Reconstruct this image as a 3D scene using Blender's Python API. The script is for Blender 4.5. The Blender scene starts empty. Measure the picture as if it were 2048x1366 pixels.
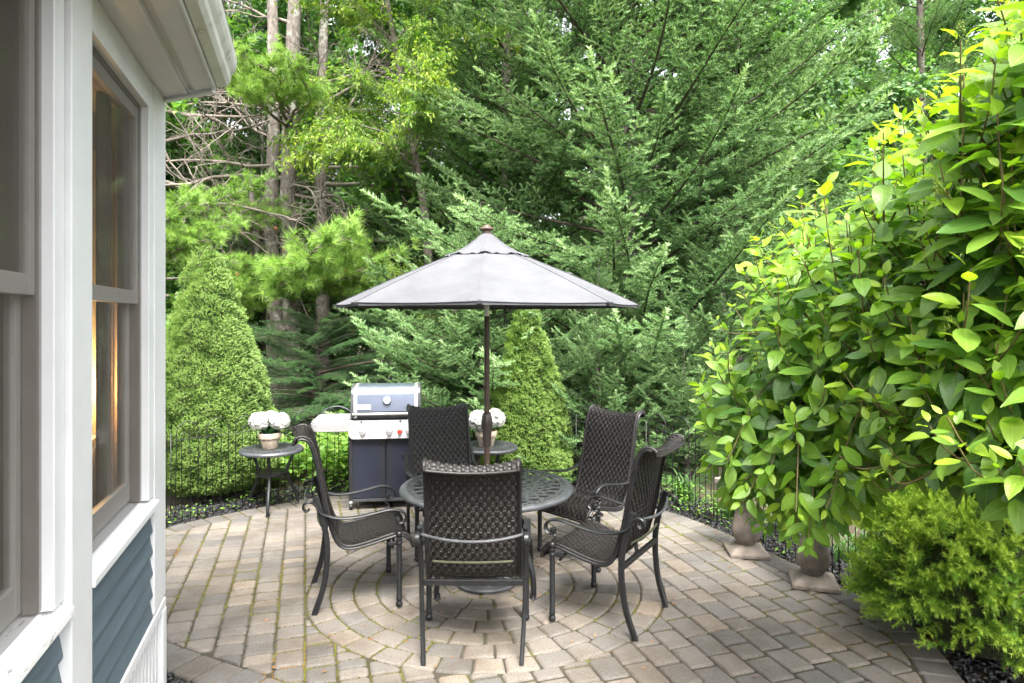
import bpy, math, random
import numpy as np
from mathutils import Vector, Matrix, noise as mnoise

# ------------------------------------------------------------------ camera, sky, sun, exposure
scene = bpy.context.scene
COL = scene.collection
EYE = 1.85
cam_data = bpy.data.cameras.new("camera")
cam_data.sensor_width = 36.0
cam_data.lens = 23.2
cam_data.shift_y = -0.023
cam_data.clip_start = 0.05
cam_data.clip_end = 500.0
cam = bpy.data.objects.new("camera", cam_data)
cam.location = (0, 0, EYE)
cam.rotation_euler = (math.radians(90), 0, 0)
COL.objects.link(cam)
scene.camera = cam

SUN_EL, SUN_AZ = 58.0, 166.0           # degrees; azimuth clockwise from +Y (behind the camera, to its right)
world = bpy.data.worlds.new("World")
scene.world = world
world.use_nodes = True
wn, wl = world.node_tree.nodes, world.node_tree.links
wn.clear()
w_out = wn.new("ShaderNodeOutputWorld")
w_bg = wn.new("ShaderNodeBackground")
w_sky = wn.new("ShaderNodeTexSky")
w_sky.sky_type = 'NISHITA'
w_sky.sun_disc = False
w_sky.sun_elevation = math.radians(SUN_EL)
w_sky.sun_rotation = math.radians(SUN_AZ)
w_sky.air_density = 1.0
w_sky.dust_density = 6.0
w_sky.ozone_density = 1.0
w_hs = wn.new("ShaderNodeHueSaturation")          # overcast: the cloud layer takes most of the blue out
w_hs.inputs['Saturation'].default_value = 0.22
w_bg.inputs['Strength'].default_value = 0.15
wl.new(w_sky.outputs[0], w_hs.inputs['Color'])
wl.new(w_hs.outputs[0], w_bg.inputs['Color'])
wl.new(w_bg.outputs[0], w_out.inputs['Surface'])

sun_data = bpy.data.lights.new("sun", 'SUN')
sun_data.energy = 1.25
sun_data.angle = math.radians(24)
sun_data.color = (1.0, 0.96, 0.89)
sun = bpy.data.objects.new("sun", sun_data)
_a, _e = math.radians(SUN_AZ), math.radians(SUN_EL)
_dir = Vector((math.sin(_a) * math.cos(_e), math.cos(_a) * math.cos(_e), math.sin(_e)))
sun.rotation_euler = _dir.to_track_quat('Z', 'Y').to_euler()
sun.location = (6, -8, 12)
COL.objects.link(sun)

scene.view_settings.view_transform = 'Standard'
scene.view_settings.look = 'None'
scene.view_settings.exposure = 2.66
scene.view_settings.gamma = 1.0
scene.view_settings.use_curve_mapping = False
scene.render.engine = 'CYCLES'
scene.cycles.max_bounces = 6
scene.cycles.diffuse_bounces = 4
scene.cycles.glossy_bounces = 2
scene.cycles.transmission_bounces = 4
scene.cycles.transparent_max_bounces = 8
scene.cycles.use_denoising = True
scene.cycles.debug_use_spatial_splits = True
scene.cycles.debug_bvh_type = 'STATIC_BVH'
scene.cycles.use_adaptive_sampling = True
scene.cycles.adaptive_threshold = 0.02

rng = np.random.default_rng(7)
random.seed(7)
PI = math.pi

# ------------------------------------------------------------------ helpers
def new_obj(name, data, parent=None):
    o = bpy.data.objects.new(name, data)
    COL.objects.link(o)
    if parent is not None:
        o.parent = parent
    return o

def thing(name, label, cat, loc=(0, 0, 0), rz=0.0, group=None):
    o = new_obj(name, None)
    o.empty_display_size = 0.1
    o.location = loc
    o.rotation_euler = (0, 0, rz)
    return tag(o, label, cat, group)

def tag(o, label=None, cat=None, group=None, kind=None):
    if label: o["label"] = label
    if cat: o["category"] = cat
    if group: o["group"] = group
    if kind: o["kind"] = kind
    return o

def np_mesh(name, V, F, mat=None, attr=None, smooth=False, uv=None, mats=None, mi=None):
    """V (n,3) array; F (m,k) array with one k, or list of such arrays."""
    Fs = F if isinstance(F, list) else [F]
    Fs = [np.asarray(f, dtype=np.int32) for f in Fs if len(f)]
    me = bpy.data.meshes.new(name)
    me.vertices.add(len(V))
    me.vertices.foreach_set("co", np.asarray(V, dtype=np.float32).ravel())
    loops = np.concatenate([f.ravel() for f in Fs])
    tot = np.concatenate([np.full(len(f), f.shape[1], dtype=np.int32) for f in Fs])
    start = np.concatenate(([0], np.cumsum(tot)[:-1])).astype(np.int32)
    me.loops.add(len(loops))
    me.loops.foreach_set("vertex_index", loops)
    me.polygons.add(len(tot))
    me.polygons.foreach_set("loop_start", start)
    me.polygons.foreach_set("loop_total", tot)
    if smooth:
        me.polygons.foreach_set("use_smooth", np.ones(len(tot), dtype=bool))
    for m in (mats or ([mat] if mat else [])):
        me.materials.append(m)
    if mi is not None:
        me.polygons.foreach_set("material_index", np.asarray(mi, dtype=np.int32))
    me.update(calc_edges=True)
    if attr is not None:
        a = me.attributes.new("tint", 'FLOAT', 'POINT')
        a.data.foreach_set("value", np.asarray(attr, dtype=np.float32))
    if uv is not None:
        l = me.uv_layers.new(name="UVMap")
        l.data.foreach_set("uv", np.asarray(uv, dtype=np.float32)[loops].ravel())
    return me

def scatter(TV, TF, M, P):
    """copies of template (TV,TF) by matrices M (n,3,3), columns = axes, at P (n,3)"""
    n, k = len(P), len(TV)
    V = np.einsum('nij,kj->nki', M, TV) + P[:, None, :]
    F = TF[None] + (np.arange(n) * k)[:, None, None]
    return V.reshape(-1, 3), F.reshape(-1, TF.shape[1])

def norm(v):
    v = np.asarray(v, dtype=float)
    return v / np.maximum(np.linalg.norm(v, axis=-1, keepdims=True), 1e-9)

def frames(X, up):
    """matrices with x axis X and z axis near up"""
    X = norm(X)
    Y = np.cross(up, X)
    bad = np.linalg.norm(Y, axis=-1) < 1e-4
    if bad.any():
        Y[bad] = np.cross(np.array([1.0, 0.3, 0.2]), X[bad])
    Y = norm(Y)
    Z = np.cross(X, Y)
    return np.stack([X, Y, Z], axis=-1)

def catmull(pts, n=8):
    P = np.asarray(pts, dtype=float)
    Q = np.vstack([2 * P[0] - P[1], P, 2 * P[-1] - P[-2]])
    out = []
    for i in range(1, len(Q) - 2):
        p0, p1, p2, p3 = Q[i - 1], Q[i], Q[i + 1], Q[i + 2]
        for t in np.linspace(0, 1, n, endpoint=False):
            out.append(0.5 * ((2 * p1) + (-p0 + p2) * t + (2 * p0 - 5 * p1 + 4 * p2 - p3) * t * t + (-p0 + 3 * p1 - 3 * p2 + p3) * t ** 3))
    out.append(P[-1])
    return np.array(out)

def tube_arrays(pts, r, n=8, cap=True):
    P = np.asarray(pts, dtype=float)
    m = len(P)
    R = np.full(m, r) if np.isscalar(r) else np.asarray(r, dtype=float)
    T = norm(np.gradient(P, axis=0))
    ref = np.array([0, 0, 1.0]) if abs(T[0][2]) < 0.9 else np.array([1.0, 0, 0])
    A = norm(np.cross(T[0], ref))
    V = []
    for i in range(m):
        A = A - T[i] * np.dot(A, T[i])
        A = A / max(np.linalg.norm(A), 1e-9)
        Bv = np.cross(T[i], A)
        th = np.arange(n) * 2 * PI / n
        V.append(P[i] + R[i] * (np.cos(th)[:, None] * A + np.sin(th)[:, None] * Bv))
    V = np.vstack(V)
    i = np.arange(m - 1)[:, None] * n
    j = np.arange(n)[None, :]
    F = np.stack([i + j, i + (j + 1) % n, i + n + (j + 1) % n, i + n + j], axis=-1).reshape(-1, 4)
    caps = []
    if cap:
        caps = [list(range(n))[::-1], list(range((m - 1) * n, m * n))]
    return V, F, caps

class MB:
    """collects shapes of ONE part and builds them as one mesh"""
    def __init__(self):
        self.v, self.f = [], []
    def add(self, V, F):
        o = len(self.v)
        self.v.extend([tuple(map(float, p)) for p in V])
        self.f.extend([tuple(int(i) + o for i in f) for f in F])
        return self
    def box(self, x0, x1, y0, y1, z0, z1):
        V = [(x0, y0, z0), (x1, y0, z0), (x1, y1, z0), (x0, y1, z0), (x0, y0, z1), (x1, y0, z1), (x1, y1, z1), (x0, y1, z1)]
        return self.add(V, [(0, 3, 2, 1), (4, 5, 6, 7), (0, 1, 5, 4), (1, 2, 6, 5), (2, 3, 7, 6), (3, 0, 4, 7)])
    def tube(self, pts, r, n=8, cap=True):
        V, F, c = tube_arrays(pts, r, n, cap)
        return self.add(V, [tuple(f) for f in F] + [tuple(x) for x in c])
    def lathe(self, prof, n=24, c=(0, 0, 0), axis='z'):
        V = []
        for r, z in prof:
            for k in range(n):
                a = 2 * PI * k / n
                p = (r * math.cos(a), r * math.sin(a), z)
                if axis == 'y': p = (p[0], -p[2], p[1])
                if axis == 'x': p = (p[2], p[0], p[1])
                V.append((p[0] + c[0], p[1] + c[1], p[2] + c[2]))
        F = []
        for i in range(len(prof) - 1):
            for k in range(n):
                F.append((i * n + k, i * n + (k + 1) % n, (i + 1) * n + (k + 1) % n, (i + 1) * n + k))
        F.append(tuple(range(n))[::-1])
        F.append(tuple(range((len(prof) - 1) * n, len(prof) * n)))
        return self.add(V, F)
    def sweep(self, pts, sec, side):
        """sec: 2-D section (a along side, b along normal) along planar path"""
        P = np.asarray(pts, dtype=float)
        T = norm(np.gradient(P, axis=0))
        S = norm(np.array(side, dtype=float))
        n = len(sec)
        V = []
        for i in range(len(P)):
            N = np.cross(T[i], S); N = N / max(np.linalg.norm(N), 1e-9)
            for a, b in sec:
                V.append(P[i] + a * S + b * N)
        F = []
        for i in range(len(P) - 1):
            for k in range(n):
                F.append((i * n + k, i * n + (k + 1) % n, (i + 1) * n + (k + 1) % n, (i + 1) * n + k))
        F.append(tuple(range(n))[::-1]); F.append(tuple(range((len(P) - 1) * n, len(P) * n)))
        return self.add(V, F)
    def prism(self, poly, z0, z1):
        n = len(poly)
        V = [(p[0], p[1], z0) for p in poly] + [(p[0], p[1], z1) for p in poly]
        F = [tuple(range(n))[::-1], tuple(range(n, 2 * n))]
        F += [(k, (k + 1) % n, n + (k + 1) % n, n + k) for k in range(n)]
        return self.add(V, F)
    def extr_x(self, poly, x0, x1):
        """profile of (y,z) extruded along x"""
        n = len(poly)
        V = [(x0, p[0], p[1]) for p in poly] + [(x1, p[0], p[1]) for p in poly]
        F = [tuple(range(n))[::-1], tuple(range(n, 2 * n))]
        F += [(k, (k + 1) % n, n + (k + 1) % n, n + k) for k in range(n)]
        return self.add(V, F)
    def strip(self, pts, w, z0, z1):
        """flat bar of width w along a 2-D path"""
        P = np.asarray(pts, dtype=float)
        T = norm(np.gradient(P, axis=0))
        N = np.stack([-T[:, 1], T[:, 0]], axis=-1)
        W = (np.full(len(P), w) if np.isscalar(w) else np.asarray(w))[:, None] / 2
        L, R = P + N * W, P - N * W
        V, F = [], []
        for l, r in zip(L, R):
            V += [(r[0], r[1], z0), (l[0], l[1], z0), (l[0], l[1], z1), (r[0], r[1], z1)]
        for i in range(len(P) - 1):
            a, b = i * 4, i * 4 + 4
            for k in range(4):
                F.append((a + k, a + (k + 1) % 4, b + (k + 1) % 4, b + k))
        F.append((0, 1, 2, 3)[::-1]); e = (len(P) - 1) * 4; F.append((e, e + 1, e + 2, e + 3))
        return self.add(V, F)
    def mesh(self, name, mat, smooth=False):
        me = bpy.data.meshes.new(name)
        me.from_pydata(self.v, [], self.f)
        me.materials.append(mat)
        if smooth:
            me.polygons.foreach_set("use_smooth", np.ones(len(me.polygons), dtype=bool))
        me.update()
        return me
    def build(self, name, mat, parent=None, smooth=False, bevel=0.0, auto=True):
        o = new_obj(name, self.mesh(name, mat, smooth), parent)
        if bevel:
            b = o.modifiers.new("bevel", 'BEVEL'); b.width = bevel; b.segments = 2; b.limit_method = 'ANGLE'
        if smooth and auto:
            try: o.data.set_sharp_from_angle(angle=math.radians(38))
            except Exception: pass
        return o

def copy_tree(o, parent=None):
    c = o.copy(); COL.objects.link(c); c.parent = parent
    for ch in list(o.children): copy_tree(ch, c)
    return c

# ------------------------------------------------------------------ materials
def _nt(name):
    m = bpy.data.materials.new(name); m.use_nodes = True
    nt = m.node_tree; nt.nodes.clear()
    out = nt.nodes.new("ShaderNodeOutputMaterial")
    return m, nt, out

def _ramp(nt, stops, fac=None):
    r = nt.nodes.new("ShaderNodeValToRGB")
    el = r.color_ramp.elements
    while len(el) < len(stops): el.new(0.5)
    for e, (p, c) in zip(el, stops):
        e.position = p; e.color = (c[0], c[1], c[2], 1)
    if fac is not None: nt.links.new(fac, r.inputs[0])
    return r

def _noise(nt, scale, detail=4, rough=0.6, vec=None, dist=0.0):
    n = nt.nodes.new("ShaderNodeTexNoise")
    n.inputs['Scale'].default_value = scale; n.inputs['Detail'].default_value = detail
    n.inputs['Roughness'].default_value = rough; n.inputs['Distortion'].default_value = dist
    if vec is not None: nt.links.new(vec, n.inputs['Vector'])
    return n

def _geo_pos(nt):
    return nt.nodes.new("ShaderNodeNewGeometry").outputs['Position']

def _obj_pos(nt):
    return nt.nodes.new("ShaderNodeTexCoord").outputs['Object']

def _mapping(nt, vec, scale):
    m = nt.nodes.new("ShaderNodeMapping"); m.inputs['Scale'].default_value = scale
    nt.links.new(vec, m.inputs['Vector'])
    return m.outputs[0]

def _mix(nt, a, b, fac, mode='MIX'):
    m = nt.nodes.new("ShaderNodeMix"); m.data_type = 'RGBA'; m.blend_type = mode
    for s, v in ((m.inputs[6], a), (m.inputs[7], b)):
        if hasattr(v, 'is_output'): nt.links.new(v, s)
        else: s.default_value = (v[0], v[1], v[2], 1)
    if hasattr(fac, 'is_output'): nt.links.new(fac, m.inputs[0])
    else: m.inputs[0].default_value = fac
    return m.outputs[2]

def _bump(nt, h, strength, dist=0.01):
    b = nt.nodes.new("ShaderNodeBump"); b.inputs['Strength'].default_value = strength; b.inputs['Distance'].default_value = dist
    nt.links.new(h, b.inputs['Height'])
    return b.outputs[0]

def _math(nt, op, a, b=0.0):
    m = nt.nodes.new("ShaderNodeMath"); m.operation = op
    for i, v in enumerate((a, b)):
        if hasattr(v, 'is_output'): nt.links.new(v, m.inputs[i])
        else: m.inputs[i].default_value = v
    return m.outputs[0]

def surf(name, col, rough=0.5, metal=0.0, var=0.15, scale=30.0, bump=0.1, bscale=None, col2=None, spec=0.5, stretch=None, bdist=0.004, coat=0.0):
    """plain procedural surface: base colour broken up by noise, fine relief"""
    m, nt, out = _nt(name)
    p = nt.nodes.new("ShaderNodeBsdfPrincipled")
    vec = _obj_pos(nt)
    if stretch: vec = _mapping(nt, vec, stretch)
    n = _noise(nt, scale, 5, 0.65, vec)
    c2 = col2 or tuple(c * (1 - var * 1.6) for c in col)
    c1 = tuple(min(1, c * (1 + var * 0.6)) for c in col)
    r = _ramp(nt, [(0.3, c2), (0.62, c1)], n.outputs[0])
    nt.links.new(r.outputs[0], p.inputs['Base Color'])
    p.inputs['Metallic'].default_value = metal
    rr = _math(nt, 'MULTIPLY_ADD', n.outputs[0], 0.25)
    nt.nodes[-1].inputs[2].default_value = max(0.02, rough - 0.12)
    nt.links.new(rr, p.inputs['Roughness'])
    p.inputs['Specular IOR Level'].default_value = spec
    p.inputs['Coat Weight'].default_value = coat
    if bump:
        n2 = _noise(nt, bscale or scale * 4, 4, 0.6, vec)
        nt.links.new(_bump(nt, n2.outputs[0], bump, bdist), p.inputs['Normal'])
    nt.links.new(p.outputs[0], out.inputs[0])
    return m

def leafy(name, stops, trans=0.35, rough=0.5, spec=0.35, rand=0.25, tcol=None):
    """foliage: colour by the 'tint' of each shoot or leaf (age), some light passes through"""
    m, nt, out = _nt(name)
    at = nt.nodes.new("ShaderNodeAttribute"); at.attribute_name = "tint"
    oi = nt.nodes.new("ShaderNodeObjectInfo")
    f = _math(nt, 'MULTIPLY_ADD', oi.outputs['Random'], rand)
    nt.links.new(at.outputs['Fac'], nt.nodes[-1].inputs[2])
    f2 = _math(nt, 'SUBTRACT', f, rand * 0.5)
    r = _ramp(nt, stops, f2)
    p = nt.nodes.new("ShaderNodeBsdfPrincipled")
    nt.links.new(r.outputs[0], p.inputs['Base Color'])
    p.inputs['Roughness'].default_value = rough
    p.inputs['Specular IOR Level'].default_value = spec
    t = nt.nodes.new("ShaderNodeBsdfTranslucent")
    tc = _mix(nt, r.outputs[0], tcol or (0.9, 1.0, 0.35), 1.0, 'MULTIPLY')
    br = nt.nodes.new("ShaderNodeBrightContrast"); nt.links.new(tc, br.inputs[0]); br.inputs[1].default_value = 0.0
    mul = _mix(nt, br.outputs[0], (1.6, 1.6, 1.6), 1.0, 'MULTIPLY')
    nt.links.new(mul, t.inputs[0])
    mx = nt.nodes.new("ShaderNodeMixShader"); mx.inputs[0].default_value = trans
    nt.links.new(p.outputs[0], mx.inputs[1]); nt.links.new(t.outputs[0], mx.inputs[2])
    nt.links.new(mx.outputs[0], out.inputs[0])
    return m

def big_leaf(name, c_lo, c_hi, vein, trans=0.3, rough=0.38):
    """broad leaf with midrib and side veins from its UVs (u along, v across)"""
    m, nt, out = _nt(name)
    uv = nt.nodes.new("ShaderNodeUVMap"); uv.uv_map = "UVMap"
    sx = nt.nodes.new("ShaderNodeSeparateXYZ"); nt.links.new(uv.outputs[0], sx.inputs[0])
    av = _math(nt, 'ABSOLUTE', _math(nt, 'SUBTRACT', sx.outputs[1], 0.5))
    rib = _math(nt, 'LESS_THAN', av, 0.022)
    ph = _math(nt, 'SUBTRACT', _math(nt, 'MULTIPLY', sx.outputs[0], 9.0), _math(nt, 'MULTIPLY', av, 5.5))
    sv = _math(nt, 'ABSOLUTE', _math(nt, 'SUBTRACT', _math(nt, 'FRACT', ph), 0.5))
    side = _math(nt, 'LESS_THAN', sv, 0.045)
    vmask = _math(nt, 'MAXIMUM', rib, _math(nt, 'MULTIPLY', side, 0.45))
    at = nt.nodes.new("ShaderNodeAttribute"); at.attribute_name = "tint"
    oi = nt.nodes.new("ShaderNodeObjectInfo")
    n = _noise(nt, 40, 3, 0.6, _geo_pos(nt))
    f = _math(nt, 'ADD', _math(nt, 'MULTIPLY', oi.outputs['Random'], 0.5), _math(nt, 'MULTIPLY', n.outputs[0], 0.4))
    f = _math(nt, 'ADD', f, at.outputs['Fac'])
    r = _ramp(nt, [(0.15, c_lo), (1.0, c_hi)], f)
    base = _mix(nt, r.outputs[0], vein, _math(nt, 'MULTIPLY', vmask, 0.6))
    bl = _noise(nt, 75, 3, 0.55, _geo_pos(nt))
    bm = _ramp(nt, [(0.68, (0, 0, 0)), (0.74, (1, 1, 1))], bl.outputs[0])
    base = _mix(nt, base, (0.13, 0.095, 0.030), _math(nt, 'MULTIPLY', bm.outputs[0], 0.55))
    p = nt.nodes.new("ShaderNodeBsdfPrincipled")
    nt.links.new(base, p.inputs['Base Color'])
    p.inputs['Roughness'].default_value = rough
    p.inputs['Specular IOR Level'].default_value = 0.5
    n2 = _noise(nt, 420, 2, 0.5, _geo_pos(nt))
    drop = _math(nt, 'GREATER_THAN', n2.outputs[0], 0.66)
    h = _math(nt, 'SUBTRACT', _math(nt, 'MULTIPLY', drop, 0.5), _math(nt, 'MULTIPLY', sv, -0.8))
    nt.links.new(_bump(nt, h, 0.35, 0.003), p.inputs['Normal'])
    t = nt.nodes.new("ShaderNodeBsdfTranslucent")
    tc = _mix(nt, base, (1.5, 1.7, 0.5), 1.0, 'MULTIPLY')
    nt.links.new(tc, t.inputs[0])
    mx = nt.nodes.new("ShaderNodeMixShader"); mx.inputs[0].default_value = trans
    nt.links.new(p.outputs[0], mx.inputs[1]); nt.links.new(t.outputs[0], mx.inputs[2])
    nt.links.new(mx.outputs[0], out.inputs[0])
    return m

def paver_mat():
    m, nt, out = _nt("paver_concrete")
    at = nt.nodes.new("ShaderNodeAttribute"); at.attribute_name = "tint"
    pos = _geo_pos(nt)
    r = _ramp(nt, [(0.0, (0.078, 0.075, 0.072)), (0.28, (0.108, 0.102, 0.095)), (0.55, (0.146, 0.131, 0.115)),
                   (0.78, (0.178, 0.153, 0.127)), (1.0, (0.212, 0.177, 0.143))], at.outputs['Fac'])
    fine = _noise(nt, 170, 4, 0.8, pos)
    sp = _ramp(nt, [(0.34, (0.42, 0.41, 0.40)), (0.5, (1, 1, 1)), (0.66, (1.55, 1.53, 1.50))], fine.outputs[0])
    c = _mix(nt, r.outputs[0], sp.outputs[0], 0.85, 'MULTIPLY')
    st = _noise(nt, 2.2, 5, 0.65, pos)                       # weathering stains across the stones
    sr = _ramp(nt, [(0.34, (0.62, 0.55, 0.47)), (0.56, (1.05, 1.04, 1.03))], st.outputs[0])
    c = _mix(nt, c, sr.outputs[0], 0.8, 'MULTIPLY')
    mo = _noise(nt, 9, 5, 0.7, pos)
    mm = _ramp(nt, [(0.60, (0, 0, 0)), (0.74, (1, 1, 1))], mo.outputs[0])
    c = _mix(nt, c, (0.16, 0.15, 0.07), _math(nt, 'MULTIPLY', mm.outputs[0], 0.45))
    p = nt.nodes.new("ShaderNodeBsdfPrincipled")
    nt.links.new(c, p.inputs['Base Color'])
    p.inputs['Roughness'].default_value = 0.72
    p.inputs['Specular IOR Level'].default_value = 0.35
    h = _noise(nt, 150, 5, 0.7, pos)
    nt.links.new(_bump(nt, h.outputs[0], 0.8, 0.007), p.inputs['Normal'])
    nt.links.new(p.outputs[0], out.inputs[0])
    return m

def joint_mat():
    m, nt, out = _nt("mossy_joint_sand")
    pos = _geo_pos(nt)
    n = _noise(nt, 5.5, 6, 0.7, pos)
    r = _ramp(nt, [(0.30, (0.028, 0.024, 0.019)), (0.46, (0.046, 0.038, 0.026)), (0.58, (0.060, 0.055, 0.024)),
                   (0.64, (0.105, 0.105, 0.020)), (0.74, (0.125, 0.070, 0.028))], n.outputs[0])
    f = _noise(nt, 130, 4, 0.7, pos)
    c = _mix(nt, r.outputs[0], _ramp(nt, [(0.3, (0.5, 0.5, 0.5)), (0.7, (1.3, 1.3, 1.3))], f.outputs[0]).outputs[0], 0.9, 'MULTIPLY')
    p = nt.nodes.new("ShaderNodeBsdfPrincipled")
    nt.links.new(c, p.inputs['Base Color']); p.inputs['Roughness'].default_value = 0.95
    nt.links.new(_bump(nt, f.outputs[0], 0.9, 0.01), p.inputs['Normal'])
    nt.links.new(p.outputs[0], out.inputs[0])
    return m

def ground_mat():
    m, nt, out = _nt("forest_floor")
    pos = _geo_pos(nt)
    n = _noise(nt, 0.9, 6, 0.7, pos)
    r = _ramp(nt, [(0.30, (0.030, 0.022, 0.015)), (0.45, (0.075, 0.052, 0.032)), (0.56, (0.060, 0.060, 0.022)), (0.70, (0.095, 0.115, 0.028))], n.outputs[0])
    f = _noise(nt, 45, 5, 0.75, pos)
    c = _mix(nt, r.outputs[0], _ramp(nt, [(0.3, (0.35, 0.35, 0.35)), (0.7, (1.5, 1.45, 1.4))], f.outputs[0]).outputs[0], 0.9, 'MULTIPLY')
    p = nt.nodes.new("ShaderNodeBsdfPrincipled")
    nt.links.new(c, p.inputs['Base Color']); p.inputs['Roughness'].default_value = 0.95
    nt.links.new(_bump(nt, f.outputs[0], 1.0, 0.04), p.inputs['Normal'])
    nt.links.new(p.outputs[0], out.inputs[0])
    return m

def bark_mat(name, dark, light, lichen, lich=0.5, scale=1.0):
    m, nt, out = _nt(name)
    vec = _mapping(nt, _geo_pos(nt), (14 * scale, 14 * scale, 5.0 * scale))
    n = _noise(nt, 1.6, 6, 0.75, vec, 0.6)
    r = _ramp(nt, [(0.33, dark), (0.62, light)], n.outputs[0])
    l = _noise(nt, 6 * scale, 5, 0.6, _geo_pos(nt))
    lm = _ramp(nt, [(0.54, (0, 0, 0)), (0.63, (1, 1, 1))], l.outputs[0])
    c = _mix(nt, r.outputs[0], lichen, _math(nt, 'MULTIPLY', lm.outputs[0], lich))
    p = nt.nodes.new("ShaderNodeBsdfPrincipled")
    nt.links.new(c, p.inputs['Base Color']); p.inputs['Roughness'].default_value = 0.9
    nt.links.new(_bump(nt, n.outputs[0], 1.0, 0.03), p.inputs['Normal'])
    nt.links.new(p.outputs[0], out.inputs[0])
    return m

def glass_mat():
    m, nt, out = _nt("window_glass")
    tr = nt.nodes.new("ShaderNodeBsdfTransparent"); tr.inputs[0].default_value = (0.86, 0.88, 0.86, 1)
    gl = nt.nodes.new("ShaderNodeBsdfGlossy"); gl.inputs['Roughness'].default_value = 0.015
    lw = nt.nodes.new("ShaderNodeLayerWeight"); lw.inputs[0].default_value = 0.5      # Schlick: symmetric for the thin pane
    fr = _math(nt, 'ADD', _math(nt, 'MULTIPLY', _math(nt, 'POWER', lw.outputs['Facing'], 5.0), 0.6), 0.03)
    mx = nt.nodes.new("ShaderNodeMixShader")
    nt.links.new(fr, mx.inputs[0]); nt.links.new(tr.outputs[0], mx.inputs[1]); nt.links.new(gl.outputs[0], mx.inputs[2])
    nt.links.new(mx.outputs[0], out.inputs[0])
    return m

def screen_mat():
    m, nt, out = _nt("insect_screen")
    tr = nt.nodes.new("ShaderNodeBsdfTransparent"); tr.inputs[0].default_value = (0.95, 0.95, 0.95, 1)
    df = nt.nodes.new("ShaderNodeBsdfDiffuse")
    n = _noise(nt, 60, 3, 0.6, _obj_pos(nt))
    nt.links.new(_ramp(nt, [(0.3, (0.095, 0.086, 0.074)), (0.7, (0.125, 0.114, 0.098))], n.outputs[0]).outputs[0], df.inputs[0])
    mx = nt.nodes.new("ShaderNodeMixShader"); mx.inputs[0].default_value = 0.24
    nt.links.new(tr.outputs[0], mx.inputs[1]); nt.links.new(df.outputs[0], mx.inputs[2])
    nt.links.new(mx.outputs[0], out.inputs[0])
    return m

def canopy_mat():
    m, nt, out = _nt("umbrella_fabric")
    pos = _obj_pos(nt)
    n = _noise(nt, 340, 2, 0.7, pos)
    n2 = _noise(nt, 3.0, 4, 0.6, pos)
    r = _ramp(nt, [(0.35, (0.082, 0.084, 0.090)), (0.65, (0.124, 0.127, 0.135))], n.outputs[0])
    c = _mix(nt, r.outputs[0], _ramp(nt, [(0.32, (0.84, 0.84, 0.84)), (0.62, (1.06, 1.06, 1.06))], n2.outputs[0]).outputs[0], 1.0, 'MULTIPLY')
    p = nt.nodes.new("ShaderNodeBsdfPrincipled")
    nt.links.new(c, p.inputs['Base Color']); p.inputs['Roughness'].default_value = 0.85
    p.inputs['Specular IOR Level'].default_value = 0.2
    n3 = _noise(nt, 7.0, 3, 0.5, pos, 0.8)
    hh = _math(nt, 'ADD', _math(nt, 'MULTIPLY', n.outputs[0], 0.12), n3.outputs[0])
    nt.links.new(_bump(nt, hh, 0.35, 0.012), p.inputs['Normal'])
    t = nt.nodes.new("ShaderNodeBsdfTranslucent"); nt.links.new(c, t.inputs[0])
    mx = nt.nodes.new("ShaderNodeMixShader"); mx.inputs[0].default_value = 0.10
    nt.links.new(p.outputs[0], mx.inputs[1]); nt.links.new(t.outputs[0], mx.inputs[2])
    nt.links.new(mx.outputs[0], out.inputs[0])
    return m

def emit_mat(name, col, strength):
    m, nt, out = _nt(name)
    e = nt.nodes.new("ShaderNodeEmission"); e.inputs[0].default_value = (*col, 1); e.inputs[1].default_value = strength
    nt.links.new(e.outputs[0], out.inputs[0])
    return m

def flaky_mat():
    m, nt, out = _nt("peeling_white_paint")
    pos = _mapping(nt, _obj_pos(nt), (30, 9, 30))
    n = _noise(nt, 1.6, 6, 0.75, pos)
    r = _ramp(nt, [(0.34, (0.20, 0.19, 0.18)), (0.40, (0.50, 0.49, 0.48)), (0.45, (0.70, 0.70, 0.70))], n.outputs[0])
    p = nt.nodes.new("ShaderNodeBsdfPrincipled"); p.inputs['Roughness'].default_value = 0.6
    nt.links.new(r.outputs[0], p.inputs['Base Color'])
    nt.links.new(_bump(nt, n.outputs[0], 0.5, 0.004), p.inputs['Normal'])
    nt.links.new(p.outputs[0], out.inputs[0])
    return m

M = {}
M['paver'] = paver_mat()
M['joint'] = joint_mat()
M['ground'] = ground_mat()
M['white'] = surf("white_trim_paint", (0.55, 0.56, 0.57), 0.45, var=0.035, scale=6, bump=0.06, bscale=60)
M['soffit'] = surf("white_soffit_paint", (0.55, 0.55, 0.55), 0.5, var=0.03, scale=5, bump=0.05, bscale=50)
M['gutter'] = surf("white_metal_gutter", (0.56, 0.56, 0.55), 0.3, var=0.12, scale=9, bump=0.05, bscale=70)
M['flaky'] = flaky_mat()
M['siding'] = surf("blue_grey_stained_clapboard", (0.072, 0.104, 0.126), 0.62, var=0.16, scale=3.0, bump=0.35, bscale=6, stretch=(20, 1.2, 20))
M['sash'] = surf("grey_vinyl_sash", (0.46, 0.45, 0.43), 0.45, var=0.06, scale=10, bump=0.04)
M['jamb'] = surf("dark_grey_jamb", (0.24, 0.22, 0.20), 0.5, var=0.08, scale=10, bump=0.04)
M['glass'] = glass_mat()
M['screen'] = screen_mat()
M['plaster'] = surf("brown_interior_wall", (0.34, 0.27, 0.20), 0.8, var=0.06, scale=5, bump=0.05)
M['cream'] = surf("cream_interior_trim", (0.62, 0.52, 0.36), 0.5, var=0.05, scale=6, bump=0.04)
M['curtain'] = surf("taupe_curtain", (0.20, 0.17, 0.14), 0.85, var=0.1, scale=10, bump=0.1)
M['roof'] = surf("grey_shingle", (0.10, 0.10, 0.10), 0.9, var=0.3, scale=20, bump=0.6)
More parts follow.
